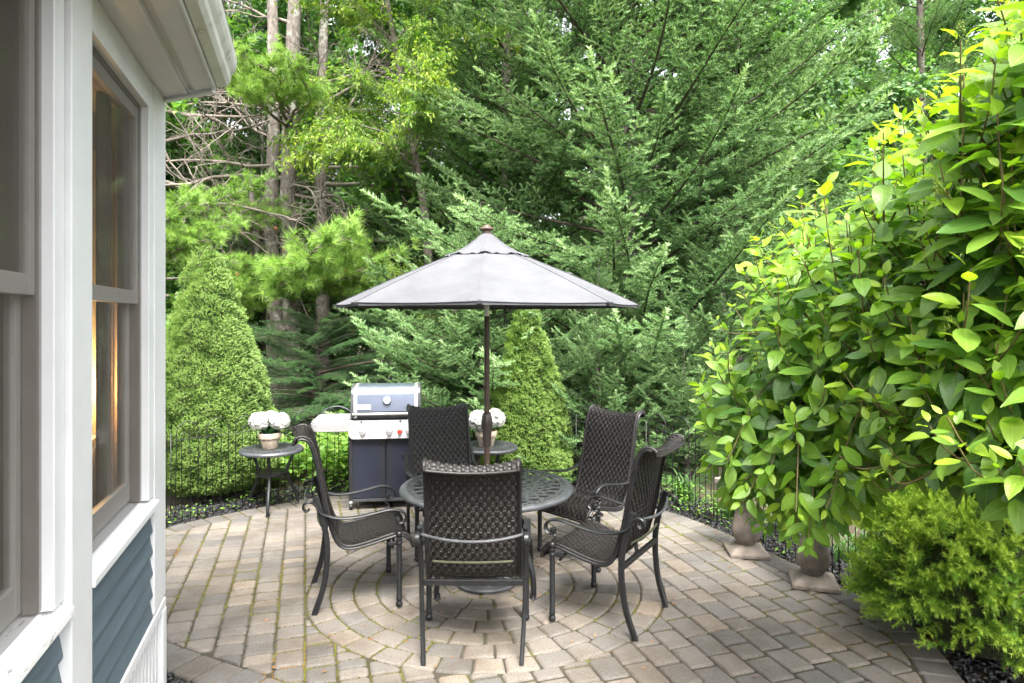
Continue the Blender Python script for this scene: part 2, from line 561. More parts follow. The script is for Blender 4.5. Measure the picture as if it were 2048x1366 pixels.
M['iron'] = surf("charcoal_cast_aluminium", (0.011, 0.0115, 0.0125), 0.40, var=0.25, scale=25, bump=0.12, bscale=90, spec=0.38)
M['iron_grey'] = surf("weathered_grey_aluminium", (0.046, 0.049, 0.053), 0.38, var=0.25, scale=18, bump=0.15, bscale=80, spec=0.6)
M['moss_iron'] = surf("algae_covered_tube", (0.036, 0.040, 0.018), 0.7, var=0.3, scale=40, bump=0.2)
M['wicker'] = surf("dark_brown_resin_wicker", (0.0125, 0.0105, 0.0095), 0.48, var=0.3, scale=60, bump=0.1, spec=0.36)
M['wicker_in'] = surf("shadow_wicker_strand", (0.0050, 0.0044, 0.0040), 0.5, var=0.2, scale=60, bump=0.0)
M['canopy'] = canopy_mat()
M['bronze'] = surf("bronze_painted_pole", (0.075, 0.048, 0.036), 0.38, var=0.12, scale=12, bump=0.03, spec=0.55)
M['dkbronze'] = surf("dark_bronze_plastic", (0.045, 0.034, 0.028), 0.42, var=0.12, scale=12, bump=0.05)
M['steel'] = surf("brushed_stainless", (0.42, 0.42, 0.42), 0.42, 0.6, var=0.05, scale=8, bump=0.04, stretch=(1, 30, 30))
M['chrome'] = surf("bright_metal_strip", (0.80, 0.80, 0.80), 0.28, 0.85, var=0.04, scale=8, bump=0.0)
M['navy'] = surf("navy_enamel", (0.0095, 0.0125, 0.023), 0.40, var=0.08, scale=6, bump=0.02, spec=0.6)
M['lid'] = surf("sky_lit_lid_enamel", (0.150, 0.175, 0.235), 0.30, 0.55, var=0.05, scale=6, bump=0.01, spec=0.8, coat=0.5)  # paler than the navy doors: sky reflection put into the base colour
M['black'] = surf("black_plastic", (0.015, 0.015, 0.016), 0.42, var=0.15, scale=20, bump=0.05)
M['red'] = surf("red_knob", (0.50, 0.035, 0.025), 0.35, var=0.08, scale=20, bump=0.0)
M['badge'] = surf("silver_badge", (0.70, 0.70, 0.72), 0.4, 0.3, var=0.03, scale=20, bump=0.0)
M['badge_ink'] = surf("grey_badge_ink", (0.10, 0.10, 0.11), 0.5, var=0.05, scale=20, bump=0.0)
M['pot'] = surf("limewashed_terracotta", (0.33, 0.275, 0.21), 0.85, var=0.22, scale=14, bump=0.3)
M['soil'] = surf("dark_potting_soil", (0.03, 0.022, 0.016), 0.95, var=0.3, scale=60, bump=0.6)
M['petal'] = leafy("white_petals", [(0.0, (0.42, 0.43, 0.40)), (1.0, (0.60, 0.60, 0.58))], 0.25, 0.7, 0.2, 0.1, (1, 1, 0.95))
M['potleaf'] = leafy("dark_green_silk_leaf", [(0.0, (0.015, 0.075, 0.028)), (1.0, (0.035, 0.15, 0.05))], 0.15, 0.45, 0.4)
M['stone'] = surf("weathered_cast_stone", (0.190, 0.160, 0.130), 0.88, var=0.35, scale=7, bump=0.6, bscale=70, bdist=0.01)
M['chip'] = surf("black_rubber_mulch", (0.022, 0.022, 0.024), 0.55, var=0.4, scale=30, bump=0.4)
M['wire'] = surf("black_fence_wire", (0.012, 0.012, 0.012), 0.45, var=0.1, scale=20, bump=0.0)
M['pine_bark'] = bark_mat("pine_bark", (0.060, 0.048, 0.040), (0.22, 0.19, 0.165), (0.36, 0.37, 0.31), 0.65)
M['spruce_bark'] = bark_mat("spruce_bark", (0.055, 0.042, 0.034), (0.17, 0.14, 0.12), (0.22, 0.23, 0.19), 0.4)
M['twig'] = surf("brown_twig", (0.060, 0.045, 0.032), 0.9, var=0.3, scale=20, bump=0.0)
M['dead'] = surf("grey_dead_wood", (0.17, 0.145, 0.12), 0.9, var=0.35, scale=8, bump=0.3)
M['hstem'] = surf("reddish_green_stem", (0.13, 0.10, 0.035), 0.6, var=0.3, scale=15, bump=0.1)
M['spruce'] = leafy("spruce_needles", [(0.000, (0.030, 0.069, 0.022)), (0.420, (0.078, 0.159, 0.053)), (0.720, (0.154, 0.257, 0.101)), (1.000, (0.288, 0.401, 0.204))], 0.25, 0.55, 0.3, 0.2)
M['pine'] = leafy("white_pine_needles", [(0.000, (0.062, 0.129, 0.025)), (0.500, (0.157, 0.280, 0.050)), (1.000, (0.280, 0.414, 0.101))], 0.3, 0.5, 0.3, 0.25)
M['pinedry'] = leafy("dry_pine_needles", [(0.0, (0.22, 0.085, 0.03)), (1.0, (0.34, 0.15, 0.06))], 0.2, 0.6, 0.2, 0.2)
M['hemlock'] = leafy("hemlock_needles", [(0.000, (0.020, 0.058, 0.018)), (0.600, (0.043, 0.109, 0.032)), (1.000, (0.084, 0.173, 0.049))], 0.2, 0.5, 0.3, 0.2)
M['alberta'] = leafy("dwarf_spruce_needles", [(0.000, (0.055, 0.109, 0.020)), (0.500, (0.133, 0.221, 0.046)), (1.000, (0.211, 0.309, 0.086))], 0.22, 0.55, 0.3, 0.0)
M['alberta_y'] = leafy("yellow_green_dwarf_spruce_needles", [(0.000, (0.060, 0.109, 0.015)), (0.500, (0.141, 0.218, 0.029)), (1.000, (0.229, 0.306, 0.046))], 0.22, 0.55, 0.3, 0.0)
M['inner'] = surf("dark_inner_core", (0.040, 0.055, 0.016), 0.95, var=0.5, scale=25, bump=1.0, bscale=40, bdist=0.03)  # solid dark core in place of inner twigs, added to block see-through
M['yew'] = leafy("yellow_green_spruce_bush_needles", [(0.000, (0.068, 0.145, 0.021)), (0.500, (0.167, 0.313, 0.034)), (1.000, (0.352, 0.474, 0.057))], 0.25, 0.5, 0.35, 0.0)
M['ash'] = leafy("yellow_green_broad_leaves", [(0.000, (0.054, 0.123, 0.018)), (0.500, (0.130, 0.230, 0.031)), (1.000, (0.238, 0.295, 0.045))], 0.4, 0.5, 0.3, 0.25)
M['maple'] = leafy("maple_leaves", [(0.000, (0.048, 0.108, 0.043)), (0.600, (0.108, 0.216, 0.082)), (1.000, (0.216, 0.336, 0.096))], 0.35, 0.45, 0.45, 0.2)
M['wood'] = leafy("woodland_leaves", [(0.000, (0.034, 0.097, 0.028)), (0.600, (0.093, 0.209, 0.053)), (1.000, (0.217, 0.358, 0.078))], 0.35, 0.5, 0.35, 0.3)
M['cover'] = leafy("ground_cover_leaves", [(0.000, (0.054, 0.126, 0.020)), (0.600, (0.126, 0.252, 0.041)), (1.000, (0.243, 0.342, 0.077))], 0.35, 0.45, 0.4, 0.0)
M['grass'] = leafy("strap_leaf_blades", [(0.0, (0.028, 0.075, 0.020)), (1.0, (0.10, 0.19, 0.06))], 0.3, 0.45, 0.4, 0.0)
M['orange'] = leafy("orange_petals", [(0.0, (0.50, 0.15, 0.02)), (1.0, (0.62, 0.24, 0.04))], 0.3, 0.5, 0.3, 0.0)
M['hyd_young_lit'] = big_leaf("young_or_lit_hydrangea_leaf", (0.185, 0.320, 0.020), (0.300, 0.410, 0.036), (0.36, 0.46, 0.10), 0.46, 0.40)
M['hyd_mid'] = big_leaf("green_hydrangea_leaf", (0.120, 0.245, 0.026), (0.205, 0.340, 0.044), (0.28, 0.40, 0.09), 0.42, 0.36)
M['hyd_old_shaded'] = big_leaf("dark_hydrangea_leaf", (0.054, 0.135, 0.022), (0.098, 0.200, 0.036), (0.17, 0.28, 0.06), 0.34, 0.34)
M['bud'] = leafy("hydrangea_buds", [(0.000, (0.180, 0.248, 0.036)), (1.000, (0.276, 0.322, 0.078))], 0.25, 0.6, 0.2, 0.1)
M['deadleaf'] = leafy("fallen_brown_leaf", [(0.0, (0.16, 0.06, 0.02)), (1.0, (0.36, 0.17, 0.06))], 0.2, 0.6, 0.3, 0.2)
# ------------------------------------------------------------------ ground and patio
def ground_sheet():
    g = MB()
    n = 60
    xs = np.linspace(-1, 1, n); xs = np.sign(xs) * np.abs(xs) ** 2.2 * 90
    V = []
    for y in xs:
        for x in xs:
            Y = y + 6
            d = max(0.0, math.hypot(x, Y - 4.8) - 4.2)
            z = -0.045 + min(1.0, d / 6) * 0.10 * mnoise.noise(Vector((x * 0.35, Y * 0.35, 0))) + 0.010 * d * (1 if Y > 5 else 0)
            V.append((x, Y, min(z, 0.6)))
    F = [(j * n + i, j * n + i + 1, (j + 1) * n + i + 1, (j + 1) * n + i) for j in range(n - 1) for i in range(n - 1)]
    g.add(V, F)
    o = g.build("ground", M['ground'], smooth=True, auto=False)
    tag(o, "dark woodland soil with moss and litter around the patio", kind="structure")
ground_sheet()

OUT0 = [(-2.75, 3.95), (-3.22, 4.5), (-3.36, 5.2), (-3.10, 5.83), (-2.567, 6.393), (-2.0, 6.85), (-1.0, 7.25), (0.0, 7.28),
        (0.90, 6.98), (1.522, 6.36), (1.83, 5.76), (2.157, 4.94), (2.37, 4.33), (2.43, 3.85), (2.321, 3.345), (2.1, 2.75), (1.5, 2.2), (0.55, 2.3), (-0.6, 2.85), (-1.585, 3.345)]
def chaikin(P, k):
    P = np.array(P, dtype=float)
    for _ in range(k):
        Q = np.roll(P, -1, axis=0)
        P = np.stack([0.75 * P + 0.25 * Q, 0.25 * P + 0.75 * Q], axis=1).reshape(-1, 2)
    return P
OUT = chaikin(OUT0, 2)                         # outer edge of the patio, clockwise
def offset_poly(P, d):
    T = norm(np.roll(P, -1, axis=0) - np.roll(P, 1, axis=0))
    N = np.stack([T[:, 1], -T[:, 0]], axis=-1)      # inward for clockwise
    return P + N * d
BORD = 0.21
INN = offset_poly(OUT, BORD)
def inside(P, x, y):
    Q = np.roll(P, -1, axis=0)
    return bool(np.all((Q[:, 0] - P[:, 0]) * (y - P[:, 1]) - (Q[:, 1] - P[:, 1]) * (x - P[:, 0]) <= 0))
def clip_half(poly, p, nrm):
    out = []
    for i in range(len(poly)):
        a, b = poly[i], poly[(i + 1) % len(poly)]
        da = (a[0] - p[0]) * nrm[0] + (a[1] - p[1]) * nrm[1]
        db = (b[0] - p[0]) * nrm[0] + (b[1] - p[1]) * nrm[1]
        if da >= 0: out.append(a)
        if da * db < 0:
            t = da / (da - db)
            out.append((a[0] + (b[0] - a[0]) * t, a[1] + (b[1] - a[1]) * t))
    return out
def area(poly):
    return 0.5 * sum(poly[i][0] * poly[(i + 1) % len(poly)][1] - poly[(i + 1) % len(poly)][0] * poly[i][1] for i in range(len(poly)))

TC = (-0.177, 4.66)                            # centre of the round table and of the ring of pavers
RING = 1.22
DV = np.array([-0.298, 0.9546])                # courses run parallel to the house wall
DN = np.array([0.9546, 0.298])
pav = []                                       # (polygon, tint)
GAP = 0.0048
v = -6.0
while v < 6.0:
    w = 0.162
    u = -3.0 + random.random() * 0.2
    while u < 9.0:
        l = random.choice([0.100, 0.112, 0.135, 0.160, 0.175])
        if v > 1.3: l = random.choice([0.162, 0.215, 0.235])
        c0 = DV * u + DN * v
        j = [random.uniform(-0.0025, 0.0025) for _ in range(8)]
        gu = 0.0080
        q = [(u + gu, v + GAP), (u + gu, v + w - GAP), (u + l - gu, v + w - GAP), (u + l - gu, v + GAP)]
        poly = [tuple(DV * (a + j[2 * k]) + DN * (b + j[2 * k + 1])) for k, (a, b) in enumerate(q)]
        u += l
        cx, cy = np.mean(poly, axis=0)
        if not (-3.6 < cx < 2.7 and 2.0 < cy < 7.5): continue
        if area(poly) < 0: poly = poly[::-1]
        r = math.hypot(cx - TC[0], cy - TC[1])
        if r < RING - 0.25: continue
        if r < RING + 0.25:
            d = ((cx - TC[0]) / r, (cy - TC[1]) / r)
            poly = clip_half(poly, (TC[0] + d[0] * (RING + GAP), TC[1] + d[1] * (RING + GAP)), d)
        P, Q = INN, np.roll(INN, -1, axis=0)
        if not all(inside(INN, *p) for p in poly):
            for a, b in zip(P, Q):
                t = b - a
                nn = (t[1], -t[0]); ln = math.hypot(*nn)
                if ln < 1e-6: continue
                nn = (nn[0] / ln, nn[1] / ln)
                poly = clip_half(poly, (a[0] + nn[0] * GAP, a[1] + nn[1] * GAP), nn)
                if len(poly) < 3: break
        if len(poly) < 3 or area(poly) < 0.0013: continue
        pav.append((poly, None))
    v += w
r1 = RING
while r1 > 0.16:
    r0 = r1 - 0.152
    n = max(6, round(2 * PI * (r0 + r1) / 2 / 0.185))
    ph = random.random()
    cuts = [(k + ph + random.uniform(-0.10, 0.10)) * 2 * PI / n for k in range(n)]
    for k in range(n):
        a0, a1 = cuts[k], cuts[(k + 1) % n] + (2 * PI if k == n - 1 else 0)
        g0, g1 = GAP / max(r0, 0.1), GAP / r1
        am = (a0 + a1) / 2
        P = [(r1 - GAP, a0 + g1), (r1 - GAP, am), (r1 - GAP, a1 - g1), (r0 + GAP, a1 - g0), (r0 + GAP, a0 + g0)]
        pav.append(([(TC[0] + r * math.cos(a), TC[1] + r * math.sin(a)) for r, a in P], None))
    r1 = r0
n = 10
pav.append(([(TC[0] + (r1 - GAP) * math.cos(a), TC[1] + (r1 - GAP) * math.sin(a)) for a in np.arange(n) * 2 * PI / n], None))
# border course: stones laid across the edge
def resample(P, step):
    Q = np.vstack([P, P[:1]])
    s = np.concatenate(([0], np.cumsum(np.linalg.norm(np.diff(Q, axis=0), axis=1))))
    m = int(s[-1] / step)
    t = np.linspace(0, s[-1], m, endpoint=False)
    return np.stack([np.interp(t, s, Q[:, 0]), np.interp(t, s, Q[:, 1])], axis=-1)
bo = resample(OUT, 0.165)
bi_ = offset_poly(bo, BORD)
for k in range(len(bo)):
    a, b = bo[k], bo[(k + 1) % len(bo)]
    d, c = bi_[k], bi_[(k + 1) % len(bo)]
    q = np.array([a, b, c, d]); m = q.mean(axis=0)
    ex = norm(b - a) * GAP; ey = norm(d - a) * GAP
    q = [a + ex + ey, b - ex + ey, c - ex - ey, d + ex - ey]
    q = [tuple(p) for p in q]
    if area(q) < 0: q = q[::-1]
    pav.append((q, 'border'))

def paver_geo(poly):
    # knock the corners off, then bevel the top edge
    P = [np.array(p) for p in poly]
    R = []
    for i in range(len(P)):
        a, b, c = P[i - 1], P[i], P[(i + 1) % len(P)]
        la, lc = np.linalg.norm(a - b), np.linalg.norm(c - b)
        k = random.uniform(0.006, 0.013)
        if la > 0.03: R.append(b + (a - b) / la * k)
        if lc > 0.03: R.append(b + (c - b) / lc * k)
        if la <= 0.03 and lc <= 0.03: R.append(b)
    R = np.array(R); c = R.mean(axis=0)
    ln = np.maximum(np.linalg.norm(R - c, axis=1, keepdims=True), 1e-4)
    R2 = c + (R - c) * np.maximum(0.2, 1 - 0.0060 / ln)
    R3 = c + (R - c) * np.maximum(0.1, 1 - 0.0165 / ln)
    n = len(R)
    tx, ty = random.gauss(0, 0.012), random.gauss(0, 0.012)
    h = random.gauss(0, 0.0016)
    def top(p): return h + (p[0] - c[0]) * tx + (p[1] - c[1]) * ty
    V = [(p[0], p[1], -0.05) for p in R] + [(p[0], p[1], top(p) - 0.013) for p in R] + [(p[0], p[1], top(p) - 0.0045) for p in R2] + [(p[0], p[1], top(p)) for p in R3]
    F = []
    for r in range(3):
        F += [(r * n + k, r * n + (k + 1) % n, (r + 1) * n + (k + 1) % n, (r + 1) * n + k) for k in range(n)]
    F.append(tuple(range(3 * n, 4 * n)))
    return V, F
base = MB()
mb_in = offset_poly(OUT, 0.01)
base.add([(p[0], p[1], -0.0120) for p in mb_in] + [(p[0], p[1], -0.06) for p in mb_in],
         [tuple(range(len(mb_in)))[::-1]] + [(k, (k + 1) % len(mb_in), len(mb_in) + (k + 1) % len(mb_in), len(mb_in) + k) for k in range(len(mb_in))])
patio = base.build("patio", M['joint'])
tag(patio, "patio of weathered grey and tan pavers with a ring under the table", kind="structure")
def seen_size(poly):
    c = np.mean(poly, axis=0)
    if c[1] < 3.2 or abs(c[0] / c[1]) > 0.80: return 0
    if c[0] / c[1] < -0.545: return 0
    return abs(area(poly)) * EYE / c[1] ** 3
order = sorted(range(len(pav)), key=lambda i: -seen_size(pav[i][0]))
rest = MB(); rest_t = []
for rank, i in enumerate(order):
    poly, kind = pav[i]
    V, F = paver_geo(poly)
    c = np.mean(poly, axis=0)
    t = min(1, max(0, random.gauss(0.52, 0.15)))
    if kind == 'border': t = min(1, max(0, random.gauss(0.30, 0.10)))
    if c[0] > 0.9: t *= 0.90  # stones on the shrub side darker: its shade put into the tint
    if rank < 295:
        me = bpy.data.meshes.new("paver"); me.from_pydata(V, [], F); me.materials.append(M['paver'])
        a = me.attributes.new("tint", 'FLOAT', 'POINT'); a.data.foreach_set("value", np.full(len(V), t, dtype=np.float32))
        new_obj("paver", me, patio)
    else:
        rest.add(V, F); rest_t += [t] * len(V)
o = rest.build("paver_field", M['paver'], patio)
a = o.data.attributes.new("tint", 'FLOAT', 'POINT'); a.data.foreach_set("value", np.array(rest_t, dtype=np.float32))
o["kind"] = "stuff"

# moss cushions that well up out of the joints
def moss():
    TV = np.array([(math.cos(a) * r, math.sin(a) * r, z) for r, z in ((1, 0), (0.6, 0.75), (0.0, 1.0)) for a in (np.arange(6) * PI / 3 if r else [0])])
    TF = np.array([(i, (i + 1) % 6, 6 + (i + 1) % 6) for i in range(6)] + [(i, 6 + (i + 1) % 6, 6 + i) for i in range(6)] + [(6 + i, 6 + (i + 1) % 6, 12) for i in range(6)])
    P, Mx, T = [], [], []
    for i in order[:620]:
        poly = pav[i][0]
        for k in range(len(poly)):
            a, b = np.array(poly[k]), np.array(poly[(k + 1) % len(poly)])
            m = (a + b) / 2
            dens = mnoise.noise(Vector((m[0] * 1.1, m[1] * 1.1, 3.3))) + 0.25
            if dens < 0.27: continue
            c = np.mean(poly, axis=0)
            L = np.linalg.norm(b - a)
            outw = norm(m - c) * GAP
            for _ in range(int(L * 80 * min(1, dens * 1.4))):
                t = random.random()
                p = a + (b - a) * t + outw + np.array([random.gauss(0, 0.002), random.gauss(0, 0.002)])
                s = random.uniform(0.0032, 0.0075)
                P.append((p[0], p[1], -0.0125)); e = random.uniform(0.8, 1.5)
                an = math.atan2(b[1] - a[1], b[0] - a[0])
                ca, sa = math.cos(an), math.sin(an)
                Mx.append([[ca * s * e, -sa * s, 0], [sa * s * e, ca * s, 0], [0, 0, s * random.uniform(0.9, 1.5)]])
                T.append(0.5 + 0.9 * mnoise.noise(Vector((p[0] * 2, p[1] * 2, 9))) + random.uniform(-0.15, 0.15))
    V, F = scatter(TV, TF, np.array(Mx), np.array(P))
    mm = leafy("joint_moss", [(0.0, (0.045, 0.036, 0.016)), (0.45, (0.080, 0.080, 0.018)), (0.8, (0.120, 0.125, 0.018)), (1.0, (0.15, 0.085, 0.025))], 0.05, 0.9, 0.1, 0.0)
    o = new_obj("joint_moss", np_mesh("joint_moss", V, F, mm, np.repeat(T, len(TV))), patio)
    o["kind"] = "stuff"
moss()

# black rubber mulch along the patio edge
def mulch():
    P0 = resample(offset_poly(OUT, -0.005), 0.02)
    T = norm(np.roll(P0, -1, axis=0) - np.roll(P0, 1, axis=0)); Nn = np.stack([-T[:, 1], T[:, 0]], axis=-1)
    sel = np.array([i for i, p in enumerate(P0) if (p[0] > 1.3) or (p[1] < 3.7 and p[0] < -1.0) or (p[1] > 5.9)])
    n = 12000
    i = rng.choice(sel, n)
    d = rng.random(n) ** 1.3 * 0.62
    P = P0[i] + Nn[i] * (d[:, None] + 0.006) + rng.normal(0, 0.012, (n, 2))
    ok = np.array([not inside(OUT, *p) for p in P])
    P = P[ok]; n = len(P)
    z = -0.035 + rng.random(n) * 0.035
    cube = np.array([(x, y, zz) for zz in (-1, 1) for y in (-1, 1) for x in (-1, 1)], dtype=float)
    cube *= np.array([1.0, 0.55, 0.4]); cube += np.random.default_rng(3).normal(0, 0.18, cube.shape)
    TF = np.array([(0, 2, 3, 1), (4, 5, 7, 6), (0, 1, 5, 4), (2, 6, 7, 3), (0, 4, 6, 2), (1, 3, 7, 5)])
    X = rng.normal(0, 1, (n, 3)); X[:, 2] *= 0.35
    Mx = frames(X, norm(rng.normal(0, 0.35, (n, 3)) + np.array([0, 0, 1]))) * (rng.uniform(0.007, 0.017, n))[:, None, None]
    V, F = scatter(cube, TF, Mx, np.column_stack([P, z]))
    o = new_obj("black_mulch", np_mesh("black_mulch", V, F, M['chip']))
    tag(o, "loose black mulch chips bordering the pavers", "mulch", kind="stuff")
mulch()

# ------------------------------------------------------------------ the house (local x = out from the wall, y = along it away from the camera)
HX, HTH = -0.646, math.radians(17.33)
house = thing("house", "house corner with white trim, blue grey clapboards and two windows", "house", (HX, 0, 0), HTH)
LC, L2, L3, L4, L5, LN = 3.059, 2.834, 2.745, 1.962, 1.786, -1.6
ZS, ZT, ZB, ZR = 1.10, 2.69, 0.63, 1.935      # sill, window head, bottom of siding, meeting rail
def hb(name, mat, x0, x1, y0, y1, z0, z1, parent=None, bevel=0.003):
    return MB().box(x0, x1, y0, y1, z0, z1).build(name, mat, parent or house, bevel=bevel)
hb("corner_board", M['white'], -0.02, 0.022, L2 + 0.002, LC, ZB, 2.812)
hb("post_board", M['white'], -0.04, 0.036, L5, L4 - 0.004, -0.02, 2.812)
hb("frieze_board", M['white'], -0.02, 0.016, L4, L2, ZT + 0.055, 2.812)
hb("frieze_board", M['white'], -0.02, 0.016, LN, L5 - 0.003, ZT + 0.055, 2.812)
# clapboards
def clap(y0, y1):
    n = 5; ex = (ZS - 0.03 - ZB) / n
    for k in range(n):
        z = ZB + k * ex
        b = MB()
        pr = [(-0.012, z - 0.012), (0.016, z - 0.012), (0.0165, z - 0.004), (-0.001, z + ex + 0.006), (-0.012, z + ex + 0.006)]
        V = [(p[0], y0, p[1]) for p in pr] + [(p[0], y1, p[1]) for p in pr]
        m = len(pr)
        b.add(V, [tuple(range(m)), tuple(range(m, 2 * m))[::-1]] + [((q + 1) % m, q, m + q, m + (q + 1) % m) for q in range(m)])
        b.build("clapboard", M['siding'], house)
clap(L4 - 0.002, L2 - 0.001); clap(LN, L5 - 0.002)
hb("skirt_board", M['white'], -0.02, 0.024, L4 - 0.002, LC, ZB - 0.055, ZB - 0.014)
hb("skirt_board", M['white'], -0.02, 0.024, LN, L5 - 0.002, ZB - 0.055, ZB - 0.014)
# lattice under the floor
y = L4 + 0.01
while y < LC - 0.05:
    hb("lattice_slat", M['white'], -0.006, 0.008, y, y + 0.030, 0.0, ZB - 0.056, bevel=0)
    y += 0.060
hb("lattice_rail", M['white'], -0.022, -0.007, L4, LC, 0.03, 0.09, bevel=0)
hb("lattice_corner", M['white'], -0.02, 0.026, LC - 0.07, LC, -0.02, ZB - 0.0565)
hb("crawl_space_dark", M['black'], -0.30, -0.24, LN, LC - 0.15, -0.02, ZB, bevel=0)  # black sheet standing in for the shade under the floor
# windows: opening y0..y1
def window(y0, y1, sill_mat, flaky):
    fr = MB()
    fr.box(-0.02, 0.020, y0 - 0.0, y1 + 0.0, ZT, ZT + 0.052)                # head casing
    fr.box(-0.02, 0.020, y1, y1 + (L2 - L3 - 0.002 if not flaky else L5 - 1.711 - 0.004), ZS + 0.022, ZT + 0.052)
    if not flaky: fr.box(-0.02, 0.012, y0 - 0.0, y0 + 0.014, ZS + 0.022, ZT)
    w = fr.build("window", M['white'], house, bevel=0.003)
    w["label"] = "grey double hung window with peeling white sill" if flaky else "grey double hung window with a lamp glowing inside"
    s = MB()
    s.add([(-0.06, y0, ZS - 0.02), (0.042, y0, ZS - 0.022), (0.042, y0, ZS + 0.003), (-0.06, y0, ZS + 0.026),
           (-0.06, y1 + 0.088 if not flaky else L5 - 0.002, ZS - 0.02), (0.042, y1 + 0.088 if not flaky else L5 - 0.002, ZS - 0.022), (0.042, y1 + 0.088 if not flaky else L5 - 0.002, ZS + 0.003), (-0.06, y1 + 0.088 if not flaky else L5 - 0.002, ZS + 0.026)],
          [(0, 1, 2, 3), (7, 6, 5, 4), (0, 4, 5, 1), (1, 5, 6, 2), (2, 6, 7, 3), (3, 7, 4, 0)])
    s.build("sill", sill_mat, w, bevel=0.003)
    j = MB()
    for a, b in ((y1 - 0.018, y1 - 0.001), (y0 + 0.001, y0 + 0.018)):
        j.box(-0.088, -0.0125, a, b, ZS + 0.027, ZT - 0.002)
    j.box(-0.088, -0.0125, y0 + 0.018, y1 - 0.018, ZT - 0.02, ZT - 0.002)
    j.box(-0.0415, -0.0395, y1 - 0.022, y1 - 0.018, ZS + 0.027, ZT - 0.02)
    j.build("jamb", M['jamb'], w)
    MB().box(-0.088, -0.061, y0 + 0.019, y1 - 0.019, ZS - 0.005, ZS + 0.034).build("inner_sill", M['sash'], w)
    def sash(x, z0, z1, st, br):
        s = MB()
        a, b = y0 + 0.020, y1 - 0.022
        s.box(x - 0.012, x + 0.012, a, a + st, z0, z1); s.box(x - 0.012, x + 0.012, b - st, b, z0, z1)
        s.box(x - 0.0115, x + 0.0115, a + st, b - st, z0, z0 + br); s.box(x - 0.0115, x + 0.0115, a + st, b - st, z1 - 0.045, z1)
        so = s.build("sash", M['sash'], w, bevel=0.002)
        MB().box(x - 0.002, x + 0.002, a + st - 0.003, b - st + 0.003, z0 + br - 0.003, z1 - 0.042).build("pane", M['glass'], w)
    sash(-0.026, ZR - 0.03, ZT - 0.021, 0.032, 0.050)
    sash(-0.055, ZS + 0.036, ZR + 0.02, 0.034, 0.075)
    MB().box(-0.0065, -0.0055, y0 + 0.016, y1 - 0.006, ZS + 0.030, ZT - 0.006).build("insect_screen", M['screen'], w)
    return w
window(L4, L3, M['white'], False)
window(0.55, 1.711, M['flaky'], True)
# wall sheathing behind the boards
sh = MB()
sh.box(-0.09, -0.0125, L3 + 0.001, LC - 0.001, ZB, 2.80)
sh.box(-0.09, -0.0415, 1.7125, L4 - 0.001, ZB, 2.80)
sh.box(-0.09, -0.0215, LN, L3, ZT + 0.002, 2.80)
sh.box(-0.09, -0.0125, LN, L3, ZB, ZS - 0.032)
sh.box(-0.09, -0.0125, LN, 0.549, ZS - 0.03, ZT)
sh.build("wall", M['plaster'], house)
# soffit, fascia and gutter: cut back at the end
ZE = 2.815
MB().prism([(-0.02, LN), (0.135, LN), (0.135, 2.931), (-0.02, 3.078)], ZE, ZE + 0.012).build("soffit_panel", M['soffit'], house)
MB().prism([(0.165, LN), (0.240, LN), (0.240, 2.831), (0.165, 2.902)], ZE, ZE + 0.012).build("soffit_panel", M['soffit'], house)
MB().prism([(0.135, LN), (0.165, LN), (0.165, 2.902), (0.135, 2.931)], ZE + 0.014, ZE + 0.022).build("soffit_vent", M['sash'], house)
MB().prism([(0.120, LN), (0.134, LN), (0.134, 2.90), (0.120, 2.92)], ZE - 0.010, ZE - 0.001).build("soffit_batten", M['white'], house)
MB().prism([(-0.02, 3.058), (-0.02, 3.095), (0.248, 2.855), (0.240, 2.826)], ZE - 0.014, ZE - 0.002).build("end_trim", M['white'], house)
MB().prism([(-0.02, 3.078), (-0.02, 3.110), (0.250, 2.865), (0.250, 2.828)], ZE, ZE + 0.16).build("end_fascia", M['white'], house)
hb("fascia", M['white'], 0.241, 0.255, LN, 2.822, ZE - 0.006, ZE + 0.15)
gp = [(0.310, ZE + 0.02), (0.365, ZE + 0.022), (0.385, ZE + 0.040), (0.390, ZE + 0.065), (0.410, ZE + 0.085), (0.420, ZE + 0.105), (0.424, ZE + 0.135), (0.412, ZE + 0.135),
      (0.408, ZE + 0.108), (0.380, ZE + 0.068), (0.360, ZE + 0.032), (0.316, ZE + 0.030), (0.316, ZE + 0.135), (0.310, ZE + 0.135)]
gp = [(0.257 + (p[0] - 0.310) * 0.72, p[1] - 0.008) for p in gp]
g = MB(); m = len(gp)
g.add([(p[0], LN, p[1]) for p in gp] + [(p[0], 2.850 - (p[0] - 0.257) * 0.35, p[1]) for p in gp], [tuple(range(m)), tuple(range(m, 2 * m))[::-1]] + [((q + 1) % m, q, m + q, m + (q + 1) % m) for q in range(m)])
g.build("gutter", M['gutter'], house, bevel=0.002)
shade_slab = MB()
shade_slab.add([(0.33, LN, ZE + 0.15), (0.33, 2.84, ZE + 0.15), (-3.2, 4.6, 4.6), (-3.2, LN, 4.6), (0.33, LN, ZE + 0.17), (0.33, 2.84, ZE + 0.17), (-3.2, 4.6, 4.62), (-3.2, LN, 4.62)],
       [(0, 1, 2, 3), (7, 6, 5, 4), (0, 4, 5, 1), (1, 5, 6, 2), (2, 6, 7, 3), (3, 7, 4, 0)])
shade_slab.build("roof", M['roof'], house)  # unseen slab over the house, added for its shading
